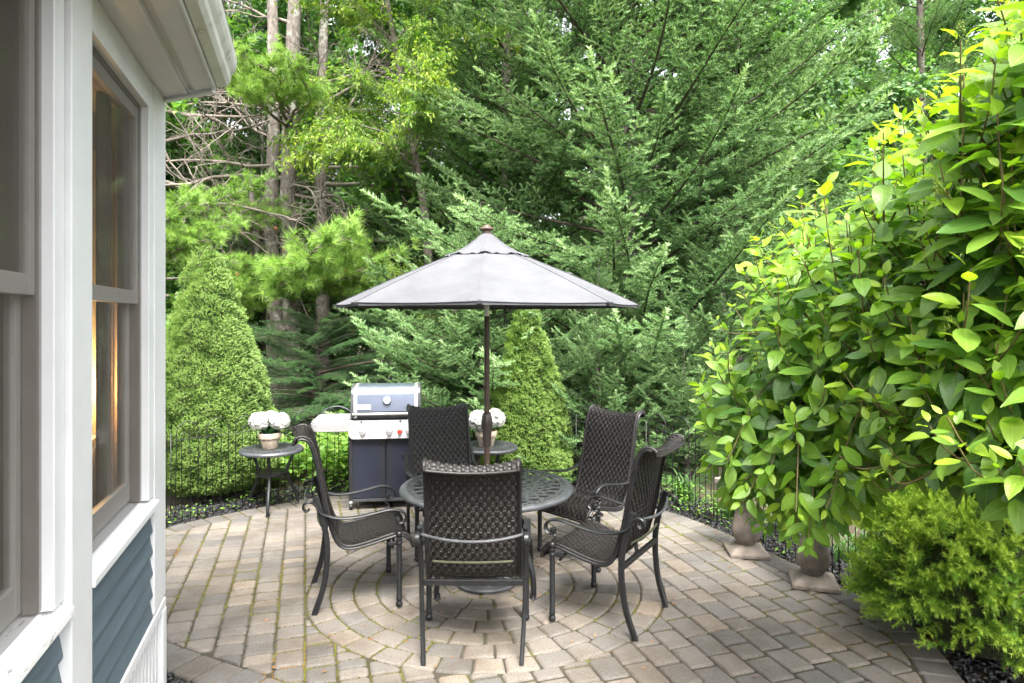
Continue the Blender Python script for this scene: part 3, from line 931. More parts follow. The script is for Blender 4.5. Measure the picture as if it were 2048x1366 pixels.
# the far wall turns back 45 degrees; inside it a cased window
iw = MB()
def wall45(b, t0, t1, z0, z1, d0, d1):
    # points along the turned wall: start (0,LC), direction (-.707,.707); depth d inward (-.707,-.707)
    s = 0.7071
    q = []
    for t, d in ((t0, d0), (t1, d0), (t1, d1), (t0, d1)):
        q.append((-s * t - s * d, LC + s * t - s * d))
    b.prism(q, z0, z1)
    return b
wall45(iw, 0.0, 0.20, ZB, 2.80, 0.02, 0.14); wall45(iw, 1.05, 3.1, ZB, 2.80, 0.02, 0.14)
wall45(iw, 0.20, 1.05, ZB, 1.10, 0.02, 0.14); wall45(iw, 0.20, 1.05, 2.50, 2.80, 0.02, 0.14)
iw.build("turned_wall", M['plaster'], house)
ow = MB(); wall45(ow, 0.0, 3.1, -0.02, 2.80, 0.0, 0.018)
wcol = MB(); wall45(wcol, 0.0, 0.20, -0.02, 2.80, 0.0, 0.018); wall45(wcol, 1.05, 3.1, -0.02, 2.80, 0.0, 0.018); wall45(wcol, 0.20, 1.05, -0.02, 1.10, 0.0, 0.018); wall45(wcol, 0.20, 1.05, 2.5, 2.80, 0.0, 0.018)
wcol.build("turned_siding", M['siding'], house)
tw = MB()
wall45(tw, 0.11, 0.275, 1.03, 2.58, 0.141, 0.165); wall45(tw, 1.0, 1.12, 1.03, 2.58, 0.141, 0.165)
wall45(tw, 0.275, 1.0, 2.47, 2.58, 0.141, 0.163); wall45(tw, 0.275, 1.0, 1.03, 1.13, 0.141, 0.163)
tw.build("inner_casing", M['cream'], house)
pn = MB(); wall45(pn, 0.2, 1.05, 1.1, 2.5, 0.07, 0.075); pn.build("far_pane", M['glass'], house)
rm = MB()
rm.prism([(-3.2, LN), (-0.16, LN), (-0.16, LC - 0.05), (-2.2, LC + 1.99), (-3.2, LC + 2.0)], ZB - 0.04, ZB - 0.001)
rm.build("room_floor", M['plaster'], house)
MB().prism([(-3.2, LN), (-0.145, LN), (-0.145, LC - 0.05), (-2.2, LC + 1.99), (-3.2, LC + 2.0)], 2.76, 2.80).build("room_ceiling", M['plaster'], house)
MB().box(-3.25, -3.2, LN, LC + 2.1, ZB, 2.76).build("room_wall", M['plaster'], house)
MB().box(-3.2, -0.14, LN - 0.05, LN, ZB, 2.76).build("room_wall", M['plaster'], house)
cu = MB()
for (ya, yb) in ((2.62, 2.74), (1.58, 1.69)):
    pts = [(-0.125 + 0.014 * math.sin(k * 1.9), ya + (yb - ya) * k / 24) for k in range(25)]
    c_ = MB().strip(pts, 0.004, ZB + 0.03, 2.70)
    c_.build("curtain", M['curtain'], house, smooth=True)
# lamp on a small white table inside the window
lt = thing("white_table", "small white table with a lamp, inside the window", "table")
lt.matrix_world = Matrix.Translation((HX, 0, 0)) @ Matrix.Rotation(HTH, 4, 'Z') @ Matrix.Translation((-0.33, 3.00, ZB))
MB().box(-0.10, 0.10, -0.17, 0.06, 0.675, 0.715).build("table_top", M['white'], lt, bevel=0.004)
for sx in (-0.09, 0.085):
    for sy in (-0.15, 0.03):
        MB().box(sx, sx + 0.025, sy, sy + 0.025, 0.0, 0.674).build("leg", M['white'], lt)
lp = thing("table_lamp", "lit table lamp with an orange shade, inside the window", "lamp")
lp.matrix_world = Matrix.Translation((HX, 0, 0)) @ Matrix.Rotation(HTH, 4, 'Z') @ Matrix.Translation((-0.33, 2.98, ZB + 0.717))
MB().lathe([(0.045, 0), (0.045, 0.008), (0.012, 0.02), (0.012, 0.05), (0.02, 0.06), (0.006, 0.075)], 14).build("lamp_base", M['bronze'], lp, smooth=True)
m_, nt_, o_ = _nt("lamp_shade_cloth")
tl = nt_.nodes.new("ShaderNodeBsdfTranslucent"); tl.inputs[0].default_value = (0.85, 0.45, 0.22, 1)
df = nt_.nodes.new("ShaderNodeBsdfDiffuse"); df.inputs[0].default_value = (0.75, 0.38, 0.20, 1)
ms = nt_.nodes.new("ShaderNodeMixShader"); nt_.links.new(tl.outputs[0], ms.inputs[1]); nt_.links.new(df.outputs[0], ms.inputs[2]); nt_.links.new(ms.outputs[0], o_.inputs[0])
sd = MB(); n = 18
sd.add([(0.065 * math.cos(2 * PI * k / n), 0.065 * math.sin(2 * PI * k / n), 0.05) for k in range(n)] + [(0.042 * math.cos(2 * PI * k / n), 0.042 * math.sin(2 * PI * k / n), 0.17) for k in range(n)],
       [(k, (k + 1) % n, n + (k + 1) % n, n + k) for k in range(n)])
sd.build("lamp_shade", m_, lp, smooth=True)
MB().lathe([(0.004, 0.075), (0.014, 0.085), (0.02, 0.105), (0.014, 0.125), (0.003, 0.13)], 12).build("bulb", emit_mat("warm_bulb", (1.0, 0.58, 0.22), 10.0), lp, smooth=True)
ld = bpy.data.lights.new("lamp_light", 'POINT'); ld.energy = 9.0; ld.color = (1.0, 0.60, 0.25); ld.shadow_soft_size = 0.06
lo = new_obj("lamp_light", ld, lp); lo.location = (0, 0, 0.19)
# ------------------------------------------------------------------ patio chairs
PROF = catmull([(-.392, 1.062), (-.382, 1.092), (-.352, 1.108), (-.318, 1.104), (-.288, 1.080), (-.266, 1.030), (-.247, .960), (-.226, .860), (-.207, .760), (-.186, .650), (-.157, .540), (-.126, .455), (-.088, .412), (-.03, .402), (.07, .420), (.18, .448), (.25, .462), (.30, .452), (.335, .415), (.35, .365)], 8)
_s = np.concatenate(([0], np.cumsum(np.linalg.norm(np.diff(PROF, axis=0), axis=1))))
SL = _s[-1]
_T = norm(np.gradient(PROF, axis=0)); _N = np.stack([-_T[:, 1], _T[:, 0]], axis=-1)
def sling(s, u, h):
    """point on the sling: s along profile, u -1..1 across, h off the surface"""
    s = np.asarray(s, dtype=float); u = np.asarray(u, dtype=float)
    y, z = np.interp(s, _s, PROF[:, 0]), np.interp(s, _s, PROF[:, 1])
    ny, nz = np.interp(s, _s, _N[:, 0]), np.interp(s, _s, _N[:, 1])
    hw = np.interp(s, [0, 0.75, 1.0, SL], [0.247, 0.250, 0.262, 0.268])
    sag = np.interp(s, [0, 0.15, 0.7, 0.95, 1.3, SL], [0.016, 0.024, 0.022, 0.016, 0.014, 0.006]) * (1 - u * u)
    hh = h - sag
    zz = z + nz * hh - np.interp(s, [0, 0.1, 0.3], [0.016, 0.014, 0.0]) * (1 - u * u)
    return np.stack([u * hw, y + ny * hh, zz], axis=-1)
S_JOIN = float(_s[np.argmin(np.abs(PROF[:, 1] - .43) + (PROF[:, 0] > 0) * 9 + (PROF[:, 0] < -.2) * 9)])
def weave(s0, s1):
    V, F, MI = [], [], []
    nc, pitch = 23, 0.060
    du = 2.0 / nc
    S, U, SIDE = [], [], []
    for side in (1, -1):
        for c in range(nc):
            k0 = 0.0 if (c + (side < 0)) % 2 == 0 else pitch / 2
            s = s0 + k0 - pitch / 2
            while s < s1 - 0.002:
                S.append(s); U.append(-1 + (c + .5) * du); SIDE.append(side); s += pitch
    S, U, SIDE = np.array(S), np.array(U), np.array(SIDE)
    nt_, nu = 5, 3
    tt = np.array([0, .13, .5, .87, 1.0]); uu = np.array([-1, 0, 1.0])
    n = len(S)
    ss = np.clip(S[:, None, None] + (tt[None, :, None] - 0.0) * pitch * 0.98, s0 - .006, s1 + .006) + np.zeros((1, 1, nu))
    taper = np.array([.70, .95, 1.0, .95, .70])
    uu2 = U[:, None, None] + uu[None, None, :] * du * 0.49 * taper[None, :, None]
    arch = np.array([-0.0040, 0.0042, 0.0052, 0.0042, -0.0040])
    hh = SIDE[:, None, None] * (arch[None, :, None] - np.abs(uu)[None, None, :] * 0.0036) + np.zeros((n, 1, 1))
    jit = np.random.default_rng(5).normal(0, 0.0006, (n, 1, 1))
    V = sling(ss.ravel(), uu2.ravel(), (hh + jit).ravel())
    b = (np.arange(n) * nt_ * nu)[:, None]
    q = []
    for i in range(nt_ - 1):
        for j in range(nu - 1):
            q.append((i * nu + j, i * nu + j + 1, (i + 1) * nu + j + 1, (i + 1) * nu + j))
    F = (b[:, None, :] + np.array(q)[None]).reshape(-1, 4)
    MI = np.zeros(len(F), dtype=int)
    # cross strands that the floats ride over
    rows = np.arange(s0, s1, pitch / 2)
    Vs, Fs = [], []; off = len(V)
    for r in rows:
        for dh in (0.0012, -0.0012):
            g = np.linspace(-1, 1, 13)
            a = sling(np.full(13, r + 0.0025), g, np.full(13, dh)); c = sling(np.full(13, min(r + pitch / 2 - 0.0022, s1)), g, np.full(13, dh))
            Vs += [a, c]
            for i in range(12): Fs.append((off + i, off + i + 1, off + 13 + i + 1, off + 13 + i))
            off += 26
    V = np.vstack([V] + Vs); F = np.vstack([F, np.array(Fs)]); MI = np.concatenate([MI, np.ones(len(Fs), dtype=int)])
    # wrapped side edges
    for u in (-1, 1):
        g = np.arange(s0, s1, 0.006)
        p = sling(g, np.full(len(g), u * 0.985), np.zeros(len(g)))
        rad = 0.0115 + 0.0010 * np.sin(np.arange(len(g)) * 2 * PI / 3.3)
        tv, tf, caps = tube_arrays(p, rad, 7)
        F = np.vstack([F, tf + len(V)]); MI = np.concatenate([MI, np.zeros(len(tf), dtype=int)]); V = np.vstack([V, tv])
    return np_mesh("weave", V, F, mats=[M['wicker'], M['wicker_in']], mi=MI, smooth=True)
def rect(w, t, ch=0.25):
    c = min(w, t) * ch
    return [(-w / 2 + c, -t / 2), (w / 2 - c, -t / 2), (w / 2, -t / 2 + c), (w / 2, t / 2 - c), (w / 2 - c, t / 2), (-w / 2 + c, t / 2), (-w / 2, t / 2 - c), (-w / 2, -t / 2 + c)]
def make_chair():
    t = thing("patio_chair", "chair", "chair")
    bk = new_obj("backrest", weave(0.0, S_JOIN), t); st = new_obj("seat", weave(S_JOIN, SL), t)
    # rolled ends are closed by a strand
    for s, par in ((0.002, bk), (SL - 0.002, st)):
        g = np.linspace(-1, 1, 40)
        r_ = 0.0085 + 0.0006 * np.sin(np.arange(40) * 2.4)
        MB().tube(sling(np.full(40, s), g, np.zeros(40)), r_, 7).build("end_strand", M['wicker'], par, smooth=True, auto=False)
    for sx in (-1, 1):
        MB().lathe([(0.006, 0.0), (0.017, 0.004), (0.0225, 0.015), (0.0205, 0.028), (0.0145, 0.036), (0.0145, 0.040), (0.020, 0.046), (0.020, 0.052), (0.0172, 0.060), (0.0172, 0.400),
                    (0.0215, 0.405), (0.0215, 0.414), (0.0185, 0.418), (0.0185, 0.428), (0.0205, 0.432), (0.0205, 0.440), (0.012, 0.444), (0.015, 0.449), (0.0195, 0.460), (0.0175, 0.473), (0.009, 0.482), (0.001, 0.484)],
                   14, (sx * 0.298, 0.255, 0)).build("leg", M['iron'], t, smooth=True)
        leg = catmull([(sx * 0.283, -.262, .735), (sx * 0.284, -.235, .66), (sx * 0.284, -.208, .56), (sx * 0.283, -.190, .44), (sx * 0.280, -.192, .31), (sx * 0.273, -.214, .16), (sx * 0.262, -.262, 0.012), (sx * 0.2615, -.266, 0.0)], 5)
        MB().sweep(leg, rect(0.024, 0.036), (1, 0, 0)).build("leg", M['iron'], t, smooth=True)
        arm = catmull([(sx * .286, -.250, .660), (sx * .289, -.215, .628), (sx * .293, -.13, .598), (sx * .298, -.02, .595), (sx * .302, .10, .612), (sx * .304, .19, .627), (sx * .304, .255, .618), (sx * .303, .293, .590), (sx * .302, .296, .556), (sx * .301, .268, .535), (sx * .300, .240, .545), (sx * .300, .240, .562)], 6)
        ar = MB().sweep(arm, rect(0.040, 0.013, 0.4), (1, 0, 0))
        ar.lathe([(0.004, -0.021), (0.014, -0.019), (0.017, 0), (0.014, 0.019), (0.004, 0.021)], 12, (sx * .300, .248, .560), 'x')
        ao = ar.build("arm", M['iron'], t, smooth=True)
        br = catmull([(sx * .299, .268, .540), (sx * .299, .236, .528), (sx * .299, .232, .510), (sx * .298, .252, .495), (sx * .298, .255, .478)], 5)
        MB().sweep(br, rect(0.018, 0.011, 0.3), (1, 0, 0)).build("scroll_bracket", M['iron'], ao, smooth=True)
        sc = catmull([(sx * .286, -.243, .655), (sx * .286, -.262, .690), (sx * .286, -.292, .712), (sx * .286, -.325, .702), (sx * .286, -.332, .672), (sx * .286, -.312, .655), (sx * .286, -.294, .668)], 6)
        MB().sweep(sc, rect(0.030, 0.013, 0.4), (1, 0, 0)).build("rear_scroll", M['iron'], ao, smooth=True)
        # frame tube that carries the sling
        g = np.linspace(0.05, SL - 0.06, 46)
        MB().tube(sling(g, np.full(46, sx * 1.0), np.full(46, -0.014)) + np.array([sx * 0.006, 0, 0]), 0.0095, 7).build("side_frame", M['iron'], t, smooth=True)
        MB().box(sx * 0.281 - 0.009, sx * 0.281 + 0.009, 0.185, 0.245, 0.392, 0.414).build("seat_rail", M['iron'], t, bevel=0.003)
    MB().box(-0.272, 0.272, -0.205, -0.183, 0.395, 0.428).build("stretcher", M['iron'], t, bevel=0.003)
    x = np.linspace(-0.285, 0.285, 25)
    MB().tube([(a, -0.268 - 0.055 * (1 - (a / .285) ** 2), 0.700 - 0.026 * (1 - (a / .285) ** 2)) for a in x], 0.0085, 8).build("back_rail", M['iron_grey'], t, smooth=True)
    x = np.linspace(-0.215, 0.215, 15)
    MB().tube([(a, -0.222 - 0.02 * (1 - (a / .215) ** 2), 0.535) for a in x], 0.0075, 8).build("lower_rail", M['moss_iron'], t, smooth=True)
    x = np.linspace(-0.272, 0.272, 21)
    MB().tube([(a, 0.215 + 0.03 * (1 - (a / .272) ** 2), 0.372) for a in x], 0.009, 8).build("front_rail", M['iron'], t, smooth=True)
    return t
chair = make_chair()
CH = [((-0.211, 3.785), 90, "black woven patio chair nearest the camera, seen from behind"),
      ((-1.054, 4.44), 17, "black woven patio chair on the house side, seen from its side"),
      ((0.62, 4.146), 148, "black woven patio chair turned three quarters away, beside the shrub"),
      ((0.61, 5.19), 223, "black woven patio chair with its woven front facing the camera"),
      ((-0.53, 5.36), 290, "black woven patio chair in front of the grill, behind the table")]
for k, ((x, y), ang, lab) in enumerate(CH):
    c = chair if k == 0 else copy_tree(chair)
    c.location = (x, y, 0.001); c.rotation_euler = (0, 0, math.radians(ang - 90))
    tag(c, lab, "chair", "woven patio chairs around the table")

# ------------------------------------------------------------------ cast tables
def lattice_top(t, R, z, hole=0.0, k=1.0):
    """pierced cast top: rim, rings and two families of curved bars"""
    rm = [(R - 0.052 * k, z - 0.012), (R - 0.052 * k, z + 0.002), (R - 0.030 * k, z + 0.004), (R - 0.012, z), (R - 0.002, z - 0.010), (R, z - 0.020), (R - 0.004, z - 0.030), (R - 0.014, z - 0.034), (R - 0.022, z - 0.022), (R - 0.040 * k, z - 0.012)]
    n = 72; V, F = [], []
    for r, zz in rm:
        V += [(r * math.cos(2 * PI * q / n), r * math.sin(2 * PI * q / n), zz) for q in range(n)]
    m = len(rm)
    for i in range(m):
        j = (i + 1) % m
        F += [(i * n + q, i * n + (q + 1) % n, j * n + (q + 1) % n, j * n + q) for q in range(n)]
    MB().add(V, F).build("rim", M['iron_grey'], t, smooth=True)
    lt = MB()
    def ring(r, w):
        a = np.linspace(0, 2 * PI, 73)
        lt.strip(np.stack([r * np.cos(a), r * np.sin(a)], -1), w, z - 0.010, z + 0.0008)
    rr = R - 0.052 * k
    ring(rr - 0.036 * k, 0.014 * k); ring(rr * 0.60, 0.022 * k); ring(rr * 0.22, 0.03 * k)
    nb = int(84 * k ** 0.3)
    for q in range(nb):
        a = 2 * PI * q / nb
        lt.strip([((rr - 0.031 * k) * math.cos(a), (rr - 0.031 * k) * math.sin(a)), ((rr + 0.002) * math.cos(a), (rr + 0.002) * math.sin(a))], 0.020 * k, z - 0.009, z + 0.0004)
    def spiral(r0, r1, sw, cnt, w, zz):
        for q in range(cnt):
            a0 = 2 * PI * q / cnt
            tt = np.linspace(0, 1, 7)
            r = r0 + (r1 - r0) * tt; a = a0 + sw * np.sin(tt * PI / 2)
            lt.strip(np.stack([r * np.cos(a), r * np.sin(a)], -1), w, z - 0.008 - zz, z - zz)
    for sw, zz in ((0.34, 0.0006), (-0.34, 0.0014)):
        spiral(rr * 0.605, rr - 0.040 * k, sw, 30, 0.021 * k, zz)
    for sw, zz in ((0.75, 0.0006), (-0.75, 0.0014)):
        spiral(rr * 0.23, rr * 0.59, sw, 20, 0.024 * k, zz)
    for q in range(16):
        a = 2 * PI * q / 16
        lt.strip([(0.05 * math.cos(a), 0.05 * math.sin(a)), (rr * 0.21 * math.cos(a), rr * 0.21 * math.sin(a))], 0.018 * k, z - 0.008, z - 0.0008)
    ring(0.045, 0.024)
    lt.build("lattice_top", M['iron_grey'], t)

tb = thing("dining_table", "round cast metal dining table with pierced top under the umbrella", "table", (TC[0], TC[1], 0.001))
lattice_top(tb, 0.612, 0.668)
MB().lathe([(0.47, 0.625), (0.485, 0.625), (0.485, 0.655), (0.47, 0.655)], 48).build("apron_ring", M['iron'], tb, smooth=True)
for a in (44, 136, 224, 316):
    ca, sa = math.cos(math.radians(a)), math.sin(math.radians(a))
    pr = catmull([(0.42, .652), (0.30, .60), (0.25, .52), (0.29, .42), (0.37, .30), (0.43, .17), (0.445, .05), (0.44, 0.02), (0.44, 0.0)], 5)
    rad = np.interp(np.linspace(0, 1, len(pr)), [0, .3, .8, .9, .95, 1], [.018, .022, .018, .023, .019, .024])
    MB().tube([(r * ca, r * sa, z) for r, z in pr], rad, 10).build("leg", M['iron'], tb, smooth=True)
MB().lathe([(0.245, 0.505), (0.258, 0.505), (0.258, 0.525), (0.245, 0.525)], 40).build("brace_ring", M['iron'], tb, smooth=True)

def side_table(loc, rot, lab):
    t = thing("side_table", lab, "side table", (loc[0], loc[1], 0.001), rot, "round side tables with flower pots")
    lattice_top(t, 0.300, 0.585, k=0.62)
    for q in range(3):
        a = 2 * PI * q / 3
        ca, sa = math.cos(a), math.sin(a)
        pr = catmull([(0.225, .560), (0.215, .50), (0.165, .40), (0.15, .33), (0.175, .25), (0.235, .13), (0.262, .04), (0.255, .015), (0.255, 0)], 5)
        rad = np.interp(np.linspace(0, 1, len(pr)), [0, .5, .85, .93, 1], [.014, .016, .0145, .020, .019])
        MB().tube([(r * ca, r * sa, z) for r, z in pr], rad, 9).build("leg", M['iron'], t, smooth=True)
    MB().lathe([(0.138, 0.335), (0.150, 0.335), (0.150, 0.362), (0.138, 0.362)], 32).build("brace_ring", M['iron'], t, smooth=True)
    return t
side_table((-2.33, 6.40), math.radians(-78), "round black side table with flower pot beside the grill shelf")
side_table((-0.24, 6.52), math.radians(-60), "round black side table with flower pot behind the umbrella pole")

# ------------------------------------------------------------------ potted white hydrangeas
def flower_pot(loc, rot, heads, lab):
    t = thing("flower_pot", lab, "flower pot", loc, rot, "pots of white hydrangeas on side tables")
    MB().lathe([(0.068, 0.0), (0.072, 0.004), (0.093, 0.100), (0.096, 0.102), (0.104, 0.104), (0.110, 0.150), (0.108, 0.154), (0.099, 0.154), (0.095, 0.13)], 28).build("pot", M['pot'], t, smooth=True)
    MB().lathe([(0.002, 0.128), (0.094, 0.130), (0.094, 0.134), (0.002, 0.140)], 20).build("soil", M['soil'], t)
    r = np.random.default_rng(int(abs(loc[0]) * 100))
    pt = np.array([(0, 0, 0), (.5, .42, .10), (1.0, .30, .02), (1.0, -.30, .02), (.5, -.42, .10)]); ptf = np.array([(0, 1, 2), (0, 2, 3), (0, 3, 4)])
    for hx, hy, hz, R in heads:
        n = 190
        d = norm(r.normal(0, 1, (n, 3))); d = d[d[:, 2] > -0.75]; n = len(d)
        c = np.array([hx, hy, hz]) + d * (R * r.uniform(0.82, 1.04, n))[:, None] * np.array([1, 1, 0.86])
        X, P, U = [], [], []
        for i in range(n):
            a = norm(np.cross(d[i], r.normal(0, 1, 3))); b = np.cross(d[i], a)
            for q in range(4):
                an = q * PI / 2
                X.append(a * math.cos(an) + b * math.sin(an) + d[i] * 0.25); P.append(c[i]); U.append(d[i])
        Mx = frames(np.array(X), np.array(U)) * (r.uniform(0.020, 0.028, len(X)))[:, None, None]
        V, F = scatter(pt, ptf, Mx, np.array(P))
        o = new_obj("flower_head", np_mesh("flower_head", V, F, M['petal'], np.repeat(r.random(len(P)), len(pt))), t)
        ins = MB().lathe([(0.005, -R * .75), (R * .6, -R * .45), (R * .78, 0), (R * .6, R * .5), (0.005, R * .68)], 12, (hx, hy, hz)).build("flower_core", M['petal'], o, smooth=True)
        MB().tube([(hx * 0.3, hy * 0.3, 0.13), (hx * .7, hy * .7, 0.2), (hx, hy, hz - R * .6)], 0.004, 6).build("stem", M['potleaf'], t)
    n = 9
    for q in range(n):
        a = 2 * PI * q / n + r.normal(0, .2); el = r.uniform(0.5, 1.1); L = r.uniform(0.09, 0.13)
        dirv = np.array([[math.cos(a) * math.cos(el), math.sin(a) * math.cos(el), math.sin(el)]])
        me = LEAFM['pot']
        o = new_obj("leaf", me, t)
        fr = frames(dirv, np.array([[-math.cos(a) * .6, -math.sin(a) * .6, .8]]))[0] * L
        m4 = Matrix.Identity(4)
        for i in range(3):
            for j in range(3): m4[i][j] = fr[i][j]
        m4[0][3], m4[1][3], m4[2][3] = 0.045 * math.cos(a), 0.045 * math.sin(a), 0.135
        o.matrix_local = m4
# leaf templates (unit length along x, blade up z)
def leaf_template(width=0.52, fold=0.22, curl=0.30, nseg=7, wave=0.0, seed=0):
    r = np.random.default_rng(seed)
    t = np.linspace(0, 1, nseg)
    w = width / 2 * np.sin(PI * t ** 0.80) ** 0.85; w[0] = 0.02; w[-1] = 0.004
    w = np.maximum(w, 0.004)
    V, UV = [], []
    for i in range(nseg):
        zc = -curl * t[i] ** 2 * 0.6 + 0.10 * t[i]
        for v_ in (-1, -0.5, 0, 0.5, 1):
            z = zc + abs(v_) * w[i] * fold * 2 * (1 - 0.5 * abs(v_)) + wave * r.normal(0, 1) * abs(v_)
            V.append((t[i], v_ * w[i], z)); UV.append((t[i], 0.5 + 0.5 * v_))
    F = []
    for i in range(nseg - 1):
        for j in range(4):
            F.append((i * 5 + j, (i + 1) * 5 + j, (i + 1) * 5 + j + 1, i * 5 + j + 1))
    return np.array(V), np.array(F), np.array(UV)
LEAFM = {}
_v, _f, _uv = leaf_template(0.5, 0.25, 0.4)
LEAFM['pot'] = np_mesh("leaf", _v, _f, M['potleaf'], np.full(len(_v), 0.5), True, _uv)
flower_pot((-2.34, 6.38, 0.589), 0.2, [(-0.085, -0.03, 0.27, 0.098), (0.090, -0.02, 0.262, 0.092), (0.0, 0.09, 0.27, 0.085)], "limewashed pot of white hydrangeas on the table beside the grill")
flower_pot((-0.255, 6.50, 0.589), 0.9, [(-0.09, 0.02, 0.25, 0.088), (0.085, -0.03, 0.262, 0.108), (-0.01, 0.09, 0.27, 0.085)], "limewashed pot of white hydrangeas behind the umbrella pole")

# ------------------------------------------------------------------ umbrella
um = thing("patio_umbrella", "grey market umbrella with bronze pole standing through the table", "umbrella", (TC[0], TC[1], 0), 0)
UR, UZ, UT, UR0 = 1.068, 1.945, 2.315, 0.20
def canopy_surface(r0, z0, r1, z1, nr, nk, sagr, edge, th, ruffle=0.0):
    V = []
    for layer in (0, 1):
        for i in range(nr + 1):
            t = i / nr
            for k in range(8 * nk):
                s = (k % nk) / nk
                a0 = -PI / 2 + (k // nk) * PI / 4
                rr = r0 + (r1 - r0) * t
                z = z0 + (z1 - z0) * t + 0.008 * math.sin(PI * t)
                c0 = np.array([math.cos(a0), math.sin(a0)]) * rr; c1 = np.array([math.cos(a0 + PI / 4), math.sin(a0 + PI / 4)]) * rr
                p = c0 * (1 - s) + c1 * s
                bow = 4 * s * (1 - s)
                pull = 1 - edge * bow * t ** 2
                zz = z - sagr * bow * math.sin(PI * min(1, t * 0.9)) * rr
                if ruffle and t > 0.6:
                    zz += ruffle * (t - 0.6) / 0.4 * (math.sin(s * 2 * PI * 2.5 + a0 * 3) * 0.7 + 0.5 * math.sin(s * 2 * PI * 4.3 + a0))
                V.append((p[0] * pull, p[1] * pull, zz - layer * th))
    n = 8 * nk; F = []
    for layer in (0, 1):
        o = layer * (nr + 1) * n
        for i in range(nr):
            for k in range(n):
                q = (o + i * n + k, o + i * n + (k + 1) % n, o + (i + 1) * n + (k + 1) % n, o + (i + 1) * n + k)
                F.append(q[::-1] if layer == 0 else q)
    o2 = (nr + 1) * n
    for k in range(n):
        F.append((nr * n + k, nr * n + (k + 1) % n, o2 + nr * n + (k + 1) % n, o2 + nr * n + k))
        F.append((k, (k + 1) % n, o2 + (k + 1) % n, o2 + k))
    return np.array(V), np.array(F)
V, F = canopy_surface(UR0, UT, UR, UZ, 14, 8, 0.020, 0.018, 0.003)
cn = new_obj("canopy", np_mesh("canopy", V, F, M['canopy'], smooth=True), um)
cn.data.set_sharp_from_angle(angle=math.radians(12))
V, F = canopy_surface(0.034, 2.445, 0.300, 2.296, 10, 14, 0.03, 0.0, 0.002, 0.0065)
# concave sweep of the vent cap
r_ = np.hypot(V[:, 0], V[:, 1]); V[:, 2] -= 0.034 * np.sin(np.clip((r_ - 0.034) / 0.281, 0, 1) * PI)
V[:, 2] += 0.002
vt = new_obj("vent_cap", np_mesh("vent_cap", V, F, M['canopy'], smooth=True), um)
# hem band hanging a little below the edge
for k in range(8):
    a0 = -PI / 2 + k * PI / 4
    pts = []
    for s in np.linspace(0, 1, 11):
        p = np.array([math.cos(a0), math.sin(a0)]) * (1 - s) + np.array([math.cos(a0 + PI / 4), math.sin(a0 + PI / 4)]) * s
        pts.append(p * UR * (1 - 0.018 * 4 * s * (1 - s)))
    rb = MB()
    d0 = np.array([math.cos(a0), math.sin(a0)])
    rb.tube([(*(d0 * 0.04), 2.330), (*(d0 * 0.5), 2.185), (*(d0 * (UR - 0.004)), UZ - 0.010)], 0.0065, 6).build("rib", M['dkbronze'], um)
    MB().tube([(*(d0 * 0.035), 2.02), (*(d0 * 0.52), 2.168)], 0.0055, 6).build("strut", M['dkbronze'], um)
    o = MB().box(-0.016, 0.016, -0.030, 0.006, -0.012, 0.004).build("rib_pocket", M['black'], um)
    o.location = (d0[0] * UR * 0.985, d0[1] * UR * 0.985, UZ - 0.006); o.rotation_euler = (0, 0, a0 + PI / 2)
    # stitched seam over the rib
    sm = [(*(d0 * (UR0 + (UR - UR0) * q)), UT + (UZ - UT) * q + 0.008 * math.sin(PI * q) + 0.0012) for q in np.linspace(0.02, 0.995, 14)]
    MB().sweep(sm, rect(0.016, 0.0022), (-d0[1], d0[0], 0)).build("seam", M['canopy'], um)
    # panel hem
    he = MB().strip(np.array(pts) * 0.992, 0.003, UZ - 0.022, UZ - 0.004); he.build("hem", M['canopy'], um)
fin = MB().lathe([(0.030, 2.440), (0.034, 2.446), (0.034, 2.456), (0.026, 2.460), (0.028, 2.466), (0.048, 2.472), (0.052, 2.478), (0.048, 2.484), (0.030, 2.492), (0.026, 2.500), (0.016, 2.506), (0.002, 2.508)], 22)
fin.build("finial", M['bronze'], um, smooth=True)
MB().lathe([(0.0175, 1.86), (0.0175, 2.44)], 16).build("upper_pole", M['chrome'], um, smooth=True)
MB().lathe([(0.0195, 0.03), (0.0195, 1.862), (0.0175, 1.864)], 18).build("pole", M['bronze'], um, smooth=True)
MB().lathe([(0.020, 1.945), (0.055, 1.955), (0.058, 1.985), (0.040, 2.01), (0.030, 2.03), (0.020, 2.04)], 16).build("hub", M['dkbronze'], um, smooth=True)
MB().lathe([(0.050, 2.315), (0.050, 2.35), (0.02, 2.36)], 16).build("top_hub", M['dkbronze'], um, smooth=True)
MB().lathe([(0.0205, 0.945), (0.0305, 0.950), (0.0310, 1.03), (0.0335, 1.04), (0.040, 1.075), (0.041, 1.11), (0.036, 1.15), (0.028, 1.178), (0.0205, 1.185)], 20).build("crank_housing", M['dkbronze'], um, smooth=True)
ck = MB()
ck.tube([(-0.030, -0.015, 1.06), (-0.058, -0.030, 1.055)], 0.012, 8); ck.tube([(-0.054, -0.030, 1.057), (-0.088, -0.034, 1.112)], 0.006, 6); ck.tube([(-0.088, -0.034, 1.112), (-0.112, -0.040, 1.108)], 0.007, 7)
ck.build("crank_handle", M['iron_grey'], um, smooth=True)
for dx in (0.128, 0.140):
    pts = catmull([(dx + 0.004, -0.20, 1.99), (dx, -0.202, 1.93), (dx - 0.004, -0.203, 1.86), (dx + 0.003, -0.204, 1.80)], 5)
    MB().sweep(pts, rect(0.008, 0.002), (1, 0, 0)).build("tie_strap", M['black'], um)
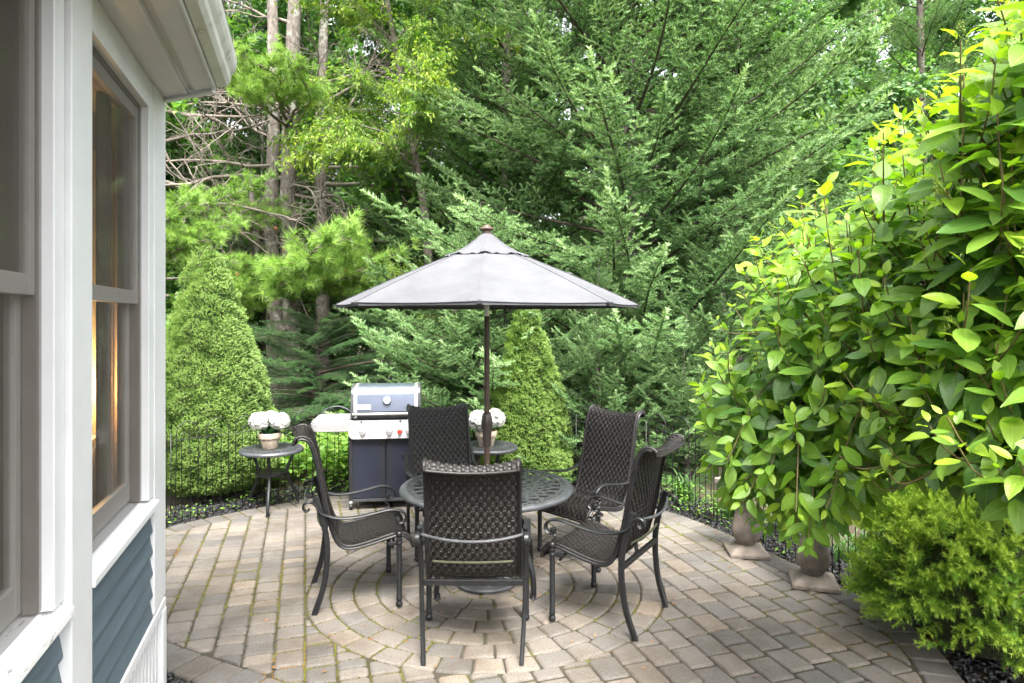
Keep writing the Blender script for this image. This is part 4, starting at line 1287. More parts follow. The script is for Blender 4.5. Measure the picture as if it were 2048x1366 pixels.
# base: ornate cast disc
ub = thing("umbrella_base", "round ornate cast umbrella base on the pavers under the table", "umbrella base", (TC[0], TC[1] - 0.03, 0.001))
MB().lathe([(0.215, 0.0), (0.222, 0.006), (0.222, 0.018), (0.212, 0.026), (0.198, 0.024), (0.185, 0.030), (0.12, 0.045), (0.06, 0.060), (0.045, 0.075), (0.032, 0.085), (0.028, 0.20), (0.0205, 0.20)], 44).build("disc", M['iron_grey'], ub, smooth=True)
orn = MB()
for q in range(8):
    a = 2 * PI * q / 8
    for ss in (-1, 1):
        tt = np.linspace(0, 1, 8)
        r = 0.075 + 0.105 * tt; an = a + ss * 0.30 * np.sin(tt * PI)
        orn.tube([(rr * math.cos(b), rr * math.sin(b), 0.058 - 0.030 * t2) for rr, b, t2 in zip(r, an, tt)], 0.0055, 5)
    for w in range(5):
        b = a + PI / 8 + (w - 2) * 0.07
        orn.tube([(0.10 * math.cos(a + PI / 8), 0.10 * math.sin(a + PI / 8), 0.052), (0.175 * math.cos(b), 0.175 * math.sin(b), 0.036)], 0.004, 5)
orn.build("relief", M['iron_grey'], ub, smooth=True)

# ------------------------------------------------------------------ gas grill
gr = thing("gas_grill", "navy gas grill with stainless control panel and side shelf", "grill", (-1.255, 6.66, 0), math.radians(7))
W2 = 0.345
cab = MB(); cab.box(-W2 + 0.03, W2 - 0.03, -0.245, 0.26, 0.085, 0.70); cab.build("cabinet", M['black'], gr, bevel=0.006)
for sx in (-1, 1):
    for yy in (-0.262, 0.25):
        MB().box(sx * (W2 - 0.015) - 0.018, sx * (W2 - 0.015) + 0.018, yy - 0.015, yy + 0.022, 0.07, 0.735).build("upright", M['black'], gr, bevel=0.004)
        c = MB(); c.lathe([(0.008, -0.014), (0.026, -0.014), (0.030, -0.008), (0.030, 0.008), (0.026, 0.014), (0.008, 0.014)], 16, (sx * (W2 - 0.015), yy, 0.030), 'x')
        c.box(sx * (W2 - 0.015) - 0.020, sx * (W2 - 0.015) + 0.020, yy - 0.016, yy + 0.018, 0.030, 0.0695)
        co = c.build("caster", M['black'], gr, smooth=True)
        MB().lathe([(0.014, 0), (0.021, 0.004), (0.021, 0.022), (0.012, 0.030)], 12, (sx * (W2 - 0.015), yy - 0.004, 0.058)).build("caster_cap", M['chrome'], co, smooth=True)
MB().box(-W2 + 0.02, W2 - 0.02, -0.268, -0.246, 0.075, 0.105).build("bottom_rail", M['iron_grey'], gr, bevel=0.003)
for sx, d in ((-1, -1), (1, 1)):
    x0, x1 = (-W2 + 0.022, -0.006) if sx < 0 else (0.006, W2 - 0.022)
    dr = MB().box(x0, x1, -0.270, -0.2462, 0.110, 0.690).build("door", M['navy'], gr, bevel=0.005)
    hx = -0.033 if sx < 0 else 0.033
    MB().box(hx - 0.011, hx + 0.011, -0.2715, -0.2702, 0.112, 0.688).build("handle_groove", M['black'], dr)
# control panel with rounded lower corners
def rrect(x0, x1, z0, z1, rb, rt=0.004):
    P = []
    for cx, cz, r, a0 in ((x1 - rt, z1 - rt, rt, 0), (x0 + rt, z1 - rt, rt, 90), (x0 + rb, z0 + rb, rb, 180), (x1 - rb, z0 + rb, rb, 270)):
        for q in range(7):
            a = math.radians(a0 + q * 15); P.append((cx + r * math.cos(a), cz + r * math.sin(a)))
    return P
pp = rrect(-W2 - 0.005, W2 + 0.005, 0.690, 0.862, 0.055)
cp = MB(); n = len(pp); tilt = lambda z: -0.325 + (z - 0.69) * 0.24
cp.add([(x, tilt(z), z) for x, z in pp] + [(x, tilt(z) + 0.055, z) for x, z in pp], [tuple(range(n))[::-1], tuple(range(n, 2 * n))] + [(k, (k + 1) % n, n + (k + 1) % n, n + k) for k in range(n)])
cpo = cp.build("control_panel", M['steel'], gr, bevel=0.003)
cpo["label"] = "stainless control panel with three silver knobs and a red one"
def knob(x, z, r, mat, nm):
    y = tilt(z)
    MB().lathe([(r * 1.45, 0.0), (r * 1.45, 0.003), (r * 1.3, 0.004)], 22, (x, y, z), 'y').build(nm + "_bezel", M['chrome'], gr, smooth=True)
    MB().lathe([(r * 1.05, 0.004), (r * 1.05, 0.010), (r, 0.014), (r * 0.94, 0.038), (r * 0.85, 0.042), (r * .2, 0.043)], 22, (x, y, z), 'y').build(nm, mat, gr, smooth=True)
for x in (-0.215, 0.035, 0.225): knob(x, 0.752, 0.026, M['chrome'], "knob")
for x in (-0.215, 0.035, 0.225):
    MB().lathe([(0.028, 0.0045), (0.0285, 0.013), (0.027, 0.0135)], 20, (x, tilt(0.752), 0.752), 'y').build("knob_base", M['black'], gr, smooth=True)
knob(0.135, 0.756, 0.021, M['red'], "red_knob")
MB().lathe([(0.011, 0.0), (0.011, 0.006), (0.003, 0.008)], 14, (-0.295, tilt(0.742), 0.742), 'y').build("igniter", M['chrome'], gr, smooth=True)
for x in (-0.23, 0.14, 0.27):
    MB().box(x - 0.008, x + 0.008, tilt(0.845) - 0.003, tilt(0.845) - 0.0005, 0.838, 0.858).build("panel_tab", M['iron_grey'], gr)
# cook box and lid (side profile y,z)
MB().extr_x([(-0.235, 0.735), (0.235, 0.735), (0.262, 0.885), (-0.268, 0.885)], -W2 + 0.02, W2 - 0.02).build("cook_box", M['black'], gr, bevel=0.006)
arc = [(-0.285, 0.888), (-0.283, 0.945)] + [(-0.262 + 0.10 - 0.10 * math.cos(a), 1.085 + 0.10 * math.sin(a)) for a in np.linspace(0.12, PI / 2, 8)]
lidp = arc + [(0.0, 1.192), (0.12, 1.183), (0.215, 1.125), (0.258, 1.02), (0.262, 0.888)]
MB().extr_x(lidp, -W2 + 0.045, W2 - 0.045).build("lid", M['lid'], gr, smooth=True)
for sx in (-1, 1):
    sc = [((y) * 1.012, 0.888 + (z - 0.888) * 1.006) for y, z in lidp]
    a, b = sorted((sx * (W2 - 0.0445), sx * (W2 - 0.012)))
    ec = MB().extr_x(sc, a, b).build("lid_end", M['iron_grey'], gr, smooth=True, bevel=0.006)
    # bright strip wrapped over the lid edge
    st = MB()
    path = [((y) * 1.016 - 0.001, 0.888 + (z - 0.888) * 1.009) for y, z in lidp[:12]]
    x0, x1 = sorted((sx * (W2 - 0.072), sx * (W2 - 0.040)))
    m = len(path)
    V = [(x0, p[0], p[1]) for p in path] + [(x1, p[0], p[1]) for p in path] + [(x0, p[0] + 0.005, p[1] - 0.004) for p in path] + [(x1, p[0] + 0.005, p[1] - 0.004) for p in path]
    F = []
    for k in range(m - 1):
        F += [(k, m + k, m + k + 1, k + 1), (k, k + 1, 2 * m + k + 1, 2 * m + k), (m + k, 3 * m + k, 3 * m + k + 1, m + k + 1)]
    F += [(0, m, 3 * m, 2 * m)]
    so = st.add(V, F).build("lid_strip", M['chrome'], gr, smooth=True)
    rv = MB()
    for z in (0.985, 1.045, 1.095):
        yy = float(np.interp(z, [p[1] for p in path[:8]], [p[0] for p in path[:8]]))
        rv.lathe([(0.004, 0), (0.003, 0.002), (0.0005, 0.003)], 8, ((x0 + x1) / 2, yy - 0.0005, z), 'y')
    rv.build("rivets", M['iron_grey'], so)
MB().extr_x([(-0.289, 0.890), (-0.2855, 0.890), (-0.2845, 0.948), (-0.288, 0.948)], -W2 + 0.040, W2 - 0.040).build("handle_plate", M['black'], gr)
MB().tube([(-W2 + 0.035, -0.325, 0.928), (W2 - 0.035, -0.325, 0.928)], 0.0125, 14).build("handle", M['steel'], gr, smooth=True)
for sx in (-1, 1):
    MB().box(sx * (W2 - 0.045) - 0.012, sx * (W2 - 0.045) + 0.012, -0.330, -0.286, 0.905, 0.948).build("handle_bracket", M['black'], gr, bevel=0.003)
th = MB().lathe([(0.037, -0.002), (0.037, 0.012), (0.034, 0.016), (0.005, 0.016)], 26, (0.012, -0.284, 1.055), 'y').build("thermometer", M['chrome'], gr, smooth=True)
MB().lathe([(0.030, 0.0162), (0.030, 0.0172), (0.003, 0.0172)], 24, (0.012, -0.284, 1.055), 'y').build("dial", M['white'], th)
MB().lathe([(0.0365, -0.004), (0.039, 0.006), (0.036, 0.008)], 24, (0.012, -0.283, 1.050), 'y').build("thermometer_ring", M['black'], gr)
bdg = MB().box(-0.268, -0.142, -0.290, -0.2845, 0.968, 1.012).build("badge", M['badge'], gr, bevel=0.002)
fc = bpy.data.curves.new("badge_text", 'FONT'); fc.body = "weber"; fc.size = 0.040; fc.extrude = 0.0006; fc.align_x = 'LEFT'
fo = bpy.data.objects.new("badge_text_src", fc); COL.objects.link(fo)
bpy.context.view_layer.update()
tm = bpy.data.meshes.new_from_object(fo.evaluated_get(bpy.context.evaluated_depsgraph_get()))
bpy.data.objects.remove(fo)
tm.materials.clear(); tm.materials.append(M['badge_ink'])
to = new_obj("badge_lettering", tm, bdg); to.location = (-0.260, -0.2908, 0.981); to.rotation_euler = (math.radians(90), 0, 0)
MB().add([(-0.163, -0.2912, 1.000), (-0.149, -0.2912, 1.000), (-0.156, -0.2912, 0.984)], [(0, 2, 1)]).build("badge_mark", M['badge_ink'], bdg)
# side shelves
for sx in (-1, 1):
    x0, x1 = (-W2 - 0.355, -W2 - 0.006) if sx < 0 else (W2 + 0.006, W2 + 0.34)
    P = []
    xo = x0 if sx < 0 else x1
    xi = x1 if sx < 0 else x0
    pts = [(xi, -0.318), (xi, 0.22)]
    for a in np.linspace(0, PI / 2, 6):
        pts.append((xo - sx * 0.05 + sx * 0.05 * math.sin(a), 0.17 + 0.05 * math.cos(a)))
    for a in np.linspace(0, PI / 2, 6):
        pts.append((xo - sx * 0.06 + sx * 0.06 * math.cos(a), -0.258 - 0.06 * math.sin(a)))
    if area(pts) < 0: pts = pts[::-1]
    s = MB().prism(pts, 0.842, 0.862); so = s.build("side_shelf", M['steel'], gr, bevel=0.003)
    ap = MB(); e0, e1 = sorted((xi, xo - sx * 0.055))
    ap.box(e0, e1, -0.3185, -0.300, 0.765, 0.8415)
    ap.box(xo - 0.009, xo + 0.009, -0.255, 0.17, 0.775, 0.8415)
    cpts = [(xo - sx * 0.06 + sx * 0.06 * math.cos(a), -0.256 - 0.06 * math.sin(a)) for a in np.linspace(0, PI / 2, 7)]
    ap.strip(cpts, 0.016, 0.770, 0.8413)
    ap.build("shelf_apron", M['steel'], so, bevel=0.002)
tk = MB(); tk.tube(catmull([(-W2 - 0.36, 0.25, 0.80), (-W2 - 0.30, 0.27, 0.90), (-W2 - 0.18, 0.28, 0.93), (-W2 - 0.06, 0.28, 0.88), (-W2 - 0.0, 0.27, 0.78)], 5), 0.008, 7)
tk.build("gas_hose", M['iron_grey'], gr, smooth=True)

# ------------------------------------------------------------------ stone bench
bn = thing("stone_bench", "weathered cast stone bench on two baluster feet, half hidden by leaves", "bench", (0, 0, 0))
for (x, y, a) in ((1.845, 5.20, -0.12), (2.10, 4.60, -0.30)):
    p = MB()
    s = 0.150
    sq = [(s, s), (-s, s), (-s, -s), (s, -s)]
    def ringv(h, z): return [(h * i, h * j, z) for i, j in ((1, 1), (-1, 1), (-1, -1), (1, -1))]
    V = ringv(0.150, 0) + ringv(0.150, 0.026) + ringv(0.142, 0.034) + ringv(0.062, 0.072)
    F = [(0, 3, 2, 1)] + [(4 * r + k, 4 * r + (k + 1) % 4, 4 * r + 4 + (k + 1) % 4, 4 * r + 4 + k) for r in range(3) for k in range(4)] + [(12, 13, 14, 15)]
    p.add(V, F)
    p.lathe([(0.060, 0.065), (0.072, 0.085), (0.100, 0.13), (0.112, 0.175), (0.106, 0.225), (0.086, 0.30), (0.062, 0.375), (0.050, 0.430), (0.056, 0.455), (0.080, 0.470), (0.082, 0.482)], 24)
    p.add(ringv(0.085, 0.480) + ringv(0.125, 0.508) + ringv(0.125, 0.5195), [(0, 3, 2, 1)] + [(4 * r + k, 4 * r + (k + 1) % 4, 4 * r + 4 + (k + 1) % 4, 4 * r + 4 + k) for r in range(2) for k in range(4)] + [(8, 9, 10, 11)])
    o = p.build("baluster_foot", M['stone'], bn, smooth=True, bevel=0.004); o.location = (x, y, 0.001); o.rotation_euler = (0, 0, a)
path = catmull([(1.75, 5.36), (1.845, 5.20), (2.0, 4.88), (2.10, 4.60), (2.16, 4.25)], 6)
MB().strip(path, 0.32, 0.5215, 0.575).build("seat_slab", M['stone'], bn, bevel=0.01)

# ------------------------------------------------------------------ wire garden fence
fp = resample(offset_poly(OUT, -0.10), 0.01)
def hoop_mesh(w, h, r, nm):
    pts = [(-w / 2, 0, -0.05), (-w / 2, 0, h - w / 2)] + [(-w / 2 * math.cos(a), 0, h - w / 2 + w / 2 * math.sin(a)) for a in np.linspace(0.25, PI - 0.25, 9)] + [(w / 2, 0, h - w / 2), (w / 2, 0, -0.05)]
    return MB().tube(pts, r, 5).mesh(nm, M['wire'], True)
tall, low = hoop_mesh(0.205, 0.90, 0.0042, "hoop"), hoop_mesh(0.078, 0.80, 0.0036, "small_hoop")
stake_m = MB().tube([(0, 0, -0.05), (0, 0, 0.81)], 0.0042, 6).mesh("stake", M['wire'], True)
def fence(cond, lab):
    idx = [i for i in range(len(fp)) if cond(fp[i])]
    # keep contiguous order
    gaps = [k for k in range(1, len(idx)) if idx[k] - idx[k - 1] > 1]
    if gaps: idx = idx[gaps[0]:] + idx[:gaps[0]]
    P = fp[idx]
    t = thing("wire_fence", lab, "fence", (0, 0, 0), 0, "hooped wire fence around the patio")
    step = 28
    for k in range(14, len(P) - 14, step):
        p, d = P[k], norm(P[min(k + 4, len(P) - 1)] - P[k - 4])
        an = math.atan2(d[1], d[0])
        for me in (tall, low):
            o = new_obj(me.name.split('.')[0], me, t); o.location = (p[0], p[1], random.uniform(-0.008, 0.004)); o.rotation_euler = (random.gauss(0, .012), random.gauss(0, .012), an)
        if (k // step) % 3 == 0:
            q = P[max(0, k - 14)]
            o = new_obj("stake", stake_m, t); o.location = (q[0], q[1], 0); o.rotation_euler = (0, 0, an)
    for z, r in ((0.065, 0.003), (0.735, 0.0026)):
        MB().tube([(p[0], p[1], z) for p in P[::6]], r, 5).build("wire", M['wire'], t, smooth=True)
fence(lambda p: p[1] > 5.2 and p[0] < -1.75, "black hooped wire fence in front of the two cone shaped spruces")
fence(lambda p: p[1] > 6.0 and -1.75 <= p[0] < 1.35, "black hooped wire fence behind the grill and dining set")
fence(lambda p: p[0] >= 1.35 and p[1] > 4.0, "black hooped wire fence behind the stone bench")
# ------------------------------------------------------------------ foliage templates
def needle_shoot(n, spread, ln, w, seed, flat=False, bias=0.0):
    """unit-length shoot along +x set with thin needles (one triangle each)"""
    r = np.random.default_rng(seed)
    V = []
    for k in range(n):
        t = (k + r.random()) / n * 0.98
        a = k * 2.39996 + r.normal(0, .3)
        if flat: a = (0.15 if k % 2 else PI - 0.15) + r.normal(0, .35)
        rad = np.array([0, math.cos(a), math.sin(a) + bias]); rad /= np.linalg.norm(rad)
        sp = spread * (1 - 0.30 * t)
        d = np.array([math.cos(sp), rad[1] * math.sin(sp), rad[2] * math.sin(sp)])
        l = ln * (0.85 + 0.3 * r.random()) * (0.75 + 0.25 * math.sin(PI * min(1, t * 1.2)))
        p = np.array([t, 0, 0])
        side = np.cross(d, r.normal(0, 1, 3)); side /= np.linalg.norm(side)
        V += [p + side * w / 2, p - side * w / 2, p + d * l]
    return np.array(V), np.arange(3 * n).reshape(-1, 3)

def conifer_branch(name, seed, L, mat, shoot, s_len=0.12, inner=0.24, ds=0.10, sub=0.30, submax=0.62, ang=0.95, rise=(0.10, 0.04), droop=0.0, sp=0.055, lift=0.25, twig=M['twig'], kw=1.0):
    """one bough along +x: axis, herring-bone side twigs, needle shoots; branch and needles in one mesh"""
    r = np.random.default_rng(seed)
    axis = lambda s: np.array([s, 0.05 * math.sin(s * 1.7 + seed), rise[0] * s + rise[1] * s * s])
    P, X, U, S, T = [], [], [], [], []
    Vw, Fw = [], []; ow = 0
    def wood(pts, r0, r1, n=4):
        nonlocal ow
        v, f, c = tube_arrays(pts, np.linspace(r0, r1, len(pts)), n, False)
        Vw.append(v); Fw.append(f + ow); ow += len(v)
    wood([axis(s) for s in np.linspace(0, L, 14)], 0.007 + 0.0075 * L * kw, 0.003, 5)
    def shoots_along(pts, length, tipw):
        n = max(1, int(length / sp))
        for k in range(n + 1):
            t = (k + 0.5 * r.random()) / (n + 0.5); t = min(t, 1)
            i = t * (len(pts) - 1); i0 = min(int(i), len(pts) - 2); p = pts[i0] + (pts[i0 + 1] - pts[i0]) * (i - i0)
            d = pts[i0 + 1] - pts[i0]; d = d / np.linalg.norm(d)
            sd = np.cross(np.array([0, 0, 1.0]), d); sd /= max(np.linalg.norm(sd), 1e-6)
            for sg in (-1, 1):
                if r.random() < 0.12: continue
                v = d * 0.62 + sd * sg * r.uniform(0.6, 1.15) + np.array([0, 0, r.normal(lift, 0.30) - droop])
                P.append(p); X.append(v); U.append((0, 0, 1)); S.append(s_len * r.uniform(0.65, 1.1) * (1.05 - 0.35 * t)); T.append(tipw * 0.55 + 0.30 * t + r.normal(0.06, 0.09))
            P.append(p); X.append(d + np.array([0, 0, r.normal(0.05, .15)])); U.append((0, 0, 1)); S.append(s_len * 0.9); T.append(tipw * 0.5 + 0.22 * t + r.normal(0, .08))
    s = inner * L
    while s < L * 0.985:
        rem = L - s
        for sg in (-1, 1):
            if r.random() < 0.08: continue
            l = min(submax, 0.06 + sub * rem ** 0.8) * r.uniform(0.7, 1.15)
            if s < inner * L + 0.5: l *= 0.6
            a = sg * ang * r.uniform(0.8, 1.15)
            zz = r.normal(0.06, 0.14) - droop * 0.6
            d = np.array([math.cos(a), math.sin(a), zz])
            p0 = axis(s + r.uniform(-.03, .03))
            pts = [p0 + d * l * t + np.array([0.16 * l * t * t, 0, (0.10 - droop * 0.5) * l * t * t]) for t in np.linspace(0, 1, 6)]
            wood(pts, 0.0045, 0.0015, 3)
            shoots_along(pts, l, 0.35 + 0.65 * s / L)
        s += ds * r.uniform(0.8, 1.2)
    pts = [axis(s) for s in np.linspace(inner * L, L, 10)]
    shoots_along(pts, L * (1 - inner) * 1.25, 0.8)
    P.append(axis(L)); X.append(axis(L) - axis(L - .1)); U.append((0, 0, 1)); S.append(s_len * 1.5); T.append(1.0)
    TV, TF = shoot
    Mx = frames(np.array(X), np.array(U)) * np.array(S)[:, None, None]
    V, F = scatter(TV, TF, Mx, np.array(P))
    Vw, Fw = np.vstack(Vw), np.vstack(Fw)
    tint = np.concatenate([np.repeat(np.clip(T, 0, 1), len(TV)), np.zeros(len(Vw))])
    return np_mesh(name, np.vstack([V, Vw]), [F, Fw + len(V)], attr=tint, mats=[mat, twig], mi=np.concatenate([np.zeros(len(F)), np.ones(len(Fw))]))

def place(o, parent, p, az, pitch, sc, roll=0.0):
    o.parent = parent
    o.matrix_local = Matrix.Translation(p) @ Matrix.Rotation(az, 4, 'Z') @ Matrix.Rotation(-pitch, 4, 'Y') @ Matrix.Rotation(roll, 4, 'X') @ Matrix.Diagonal((sc, sc, sc, 1))

def trunk_mesh(name, pts, r0, r1, mat, n=14, rough=0.05):
    P = catmull(pts, 10)
    rad = np.linspace(r0, r1, len(P)) * (1 + 0.55 * np.exp(-np.linspace(0, 1, len(P)) * 18))
    V, F, c = tube_arrays(P, rad, n, False)
    ctr = np.repeat(P, n, axis=0)
    k = np.array([1 + rough * mnoise.noise(Vector((p[0] * 5, p[1] * 5, p[2] * 2.5))) + rough * 0.6 * mnoise.noise(Vector((p[0] * 16, p[1] * 16, p[2] * 8))) for p in V])
    V = ctr + (V - ctr) * k[:, None]
    return np_mesh(name, V, F, mat, smooth=True)

SH_A = needle_shoot(32, 1.10, 0.28, 0.095, 1, bias=0.2)
SH_B = needle_shoot(18, 1.0, 0.26, 0.075, 2, bias=0.2)
SH_H = needle_shoot(20, 1.15, 0.20, 0.050, 3, flat=True)

BR_S = [conifer_branch("branch", 10 + k, 3.0, M['spruce'], SH_A, s_len=0.135, rise=(0.04 + 0.03 * (k % 3), 0.055), inner=0.20, ds=0.17, sp=0.105) for k in range(5)]
BR_S += [conifer_branch("branch", 30 + k, 1.8, M['spruce'], SH_A, s_len=0.115, rise=(0.02, 0.12), inner=0.10, ds=0.14, sp=0.088) for k in range(3)]
BR_F = [conifer_branch("branch", 40 + k, 3.0, M['spruce'], SH_B, s_len=0.17, rise=(0.03, 0.05), inner=0.15, ds=0.15, sp=0.085) for k in range(3)]
BR_H = [conifer_branch("branch", 50 + k, 1.7, M['hemlock'], SH_H, s_len=0.10, rise=(0.18, -0.12), inner=0.12, ds=0.075, sp=0.050, droop=0.25, lift=-0.05, ang=0.85) for k in range(4)]

def spruce_tree(label, x, y, ht, z0, zmax, L, meshes, dz=0.34, per=6, r0=0.16, up=(0.10, 0.55), keep=0.35, cat="spruce tree", seed=1, name="spruce_tree", roughL=0.2, bark='spruce_bark', shape=0.75):
    t = thing(name, label, cat, (x, y, 0), 0, "conifers behind the patio")
    r = random.Random(seed)
    tr = new_obj("trunk", trunk_mesh("trunk", [(0, 0, -0.2), (0.02, 0.0, ht * .3), (-0.03, 0.02, ht * .65), (0, 0, ht)], r0, min(0.02, r0 * 0.08), M[bark]), t)
    to_cam = math.atan2(-y, -x)
    z = z0; c = 0
    while z < zmax:
        az0 = r.random() * 2 * PI
        for k in range(per):
            az = az0 + k * 2 * PI / per + r.gauss(0, 0.22)
            facing = math.cos(az - to_cam)
            if facing < -0.25 and r.random() > keep: continue
            f = z / ht
            l = L * max(0.06, (1 - f)) ** shape * r.uniform(1 - roughL, 1 + roughL * 0.7)
            me = meshes[r.randrange(len(meshes))]
            ml = me["length"]
            pit = up[0] + (up[1] - up[0]) * min(1, (z - z0) / max(0.1, zmax - z0)) + r.gauss(0, 0.10)
            o = new_obj("branch", me)
            place(o, t, Vector((0, 0, z + r.gauss(0, .08))), az, pit, l / ml, r.gauss(0, 0.25))
            c += 1
        z += dz * r.uniform(0.8, 1.2)
    return t
for me, l in [(m, 3.0) for m in BR_S[:5]] + [(m, 1.8) for m in BR_S[5:]] + [(m, 3.0) for m in BR_F] + [(m, 1.7) for m in BR_H]:
    me["length"] = l

spruce_tree("big bluish green spruce filling the middle behind the umbrella", 1.80, 10.4, 22, 0.35, 8.2, 3.9, BR_S[:5], dz=0.29, per=7, r0=0.17, up=(0.0, 0.38), seed=4)
spruce_tree("green spruce whose boughs rise behind the umbrella's left half", -0.10, 12.2, 20, 0.8, 9.0, 3.4, BR_S[:5], dz=0.34, per=6, r0=0.15, up=(0.04, 0.40), seed=8)
spruce_tree("young spruce with upright tips beside the chair facing the camera", 0.98, 7.46, 2.45, 0.12, 2.35, 1.05, BR_S[5:], dz=0.15, per=7, r0=0.05, up=(0.20, 0.75), seed=12, keep=0.7)
spruce_tree("small light green spruce right of the grill, behind the pole", -0.40, 8.35, 3.3, 0.25, 2.9, 1.95, BR_S[5:], dz=0.17, per=7, r0=0.06, up=(0.10, 0.45), seed=15, keep=0.6)
spruce_tree("light green young spruce between the far chair and the leafy shrub", 2.75, 8.5, 3.4, 0.2, 3.1, 1.7, BR_S[5:], dz=0.18, per=7, r0=0.06, up=(0.12, 0.55), seed=14, keep=0.6)
spruce_tree("low young spruce behind the fence right of the far chair", 2.05, 7.75, 1.9, 0.08, 1.75, 1.15, BR_S[5:], dz=0.13, per=7, r0=0.04, up=(0.15, 0.6), seed=41, keep=0.7)
spruce_tree("spruce with drooping shadowed boughs left of the leafy shrub", 3.55, 10.6, 17, 0.3, 8.4, 2.9, BR_S[:5], dz=0.36, per=6, r0=0.14, up=(0.05, 0.50), seed=19)
spruce_tree("far spruce showing above the leafy shrub at the top right", 9.0, 14.5, 15, 2.0, 12, 3.2, BR_F, dz=0.5, per=6, r0=0.15, up=(0.05, 0.5), seed=22)
spruce_tree("tall dark spruce far back, right of the big middle spruce", 5.9, 16.5, 18, 1.0, 13, 3.6, BR_F, dz=0.5, per=6, r0=0.18, up=(0.0, 0.5), seed=25)
spruce_tree("tall dark spruce far back behind the yellow green tree", -2.2, 17.5, 18, 1.0, 13, 3.4, BR_F, dz=0.5, per=6, r0=0.18, up=(0.0, 0.5), seed=27)
spruce_tree("dark hemlock with drooping sprays left of the grill lid", -2.95, 10.1, 2.0, 0.15, 1.8, 2.1, BR_H, dz=0.13, per=6, r0=0.03, up=(0.0, 0.30), seed=31, roughL=0.45, shape=0.45, name="hemlock_tree", cat="hemlock tree", keep=0.6)
spruce_tree("dark hemlock in shade behind the pine trunks", -4.9, 13.0, 6.5, 0.3, 6.0, 2.4, BR_H, dz=0.26, per=6, r0=0.08, up=(0.05, 0.4), seed=33, name="hemlock_tree", cat="hemlock tree", keep=0.5)
spruce_tree("dark hemlock in deep shade right of the pine trunks", -2.0, 12.6, 6.0, 0.3, 5.5, 2.3, BR_H, dz=0.26, per=6, r0=0.08, up=(0.05, 0.4), seed=36, name="hemlock_tree", cat="hemlock tree", keep=0.5)

# ------------------------------------------------------------------ dwarf cone spruces
def cone_spruce(label, x, y, h, R, mat, seed, n=26000, dens=1.0):
    r = np.random.default_rng(seed)
    t = thing("dwarf_spruce", label, "dwarf spruce", (x, y, 0), 0, "dwarf cone spruces by the fence")
    def prof(f):      # radius along the height
        return R * np.interp(f, [0, .04, .10, .22, .5, .8, .93, 1.0], [.74, .93, 1.0, .96, .68, .33, .13, .008])
    nc = int(620 * dens)
    cf = 1 - np.sqrt(r.random(nc) * 0.999); cf = np.clip(cf, 0, 1); ca = r.random(nc) * 2 * PI
    C = np.column_stack([prof(cf) * np.cos(ca), prof(cf) * np.sin(ca), cf * h + .06])
    f = 1 - r.random(n) ** 0.56; a = r.random(n) * 2 * PI
    base = np.column_stack([prof(f) * np.cos(a), prof(f) * np.sin(a), f * h + .06])
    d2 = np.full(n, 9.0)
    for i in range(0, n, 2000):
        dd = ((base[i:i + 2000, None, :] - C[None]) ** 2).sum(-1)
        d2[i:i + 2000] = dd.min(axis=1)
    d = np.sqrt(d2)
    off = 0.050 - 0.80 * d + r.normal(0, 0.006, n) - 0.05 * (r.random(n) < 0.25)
    slope = R / h
    N = norm(np.column_stack([np.cos(a), np.sin(a), np.full(n, slope)]))
    big = np.array([mnoise.noise(Vector((p[0] * 3.2, p[1] * 3.2, p[2] * 3.2 + seed))) for p in base]) * 0.055
    P = base + N * (off + big)[:, None]
    P[:, 2] = np.maximum(P[:, 2], 0.03)
    X = N + np.array([0, 0, 0.45]) + r.normal(0, 0.40, (n, 3))
    TV, TF = needle_shoot(9, 0.95, 0.62, 0.22, seed + 3)
    S = r.uniform(0.024, 0.040, n)
    V, F = scatter(TV, TF, frames(X, np.array([[0, 0, 1.0]] * n)) * S[:, None, None], P)
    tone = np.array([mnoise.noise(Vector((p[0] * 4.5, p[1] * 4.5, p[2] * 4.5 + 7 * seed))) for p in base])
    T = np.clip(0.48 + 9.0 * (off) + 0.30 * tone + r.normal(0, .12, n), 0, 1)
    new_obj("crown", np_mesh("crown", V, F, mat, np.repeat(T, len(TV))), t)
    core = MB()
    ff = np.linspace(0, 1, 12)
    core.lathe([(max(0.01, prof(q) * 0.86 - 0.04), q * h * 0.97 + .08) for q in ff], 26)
    core.build("inner_core", M['inner'], t, smooth=True)
    MB().tube([(0, 0, -0.05), (0, 0, 0.3)], 0.035, 8).build("trunk", M['spruce_bark'], t)
    return t
cone_spruce("cone shaped dwarf spruce standing in front, beside the house corner", -3.22, 7.1, 2.52, 0.66, M['alberta'], 3, 46000, 1.2)
cone_spruce("cone shaped dwarf spruce half hidden behind its twin by the house", -3.66, 7.75, 2.62, 0.62, M['alberta'], 5, 20000)
cone_spruce("yellow green dwarf spruce behind the umbrella pole", 0.17, 7.32, 2.05, 0.46, M['alberta'], 9, 30000)

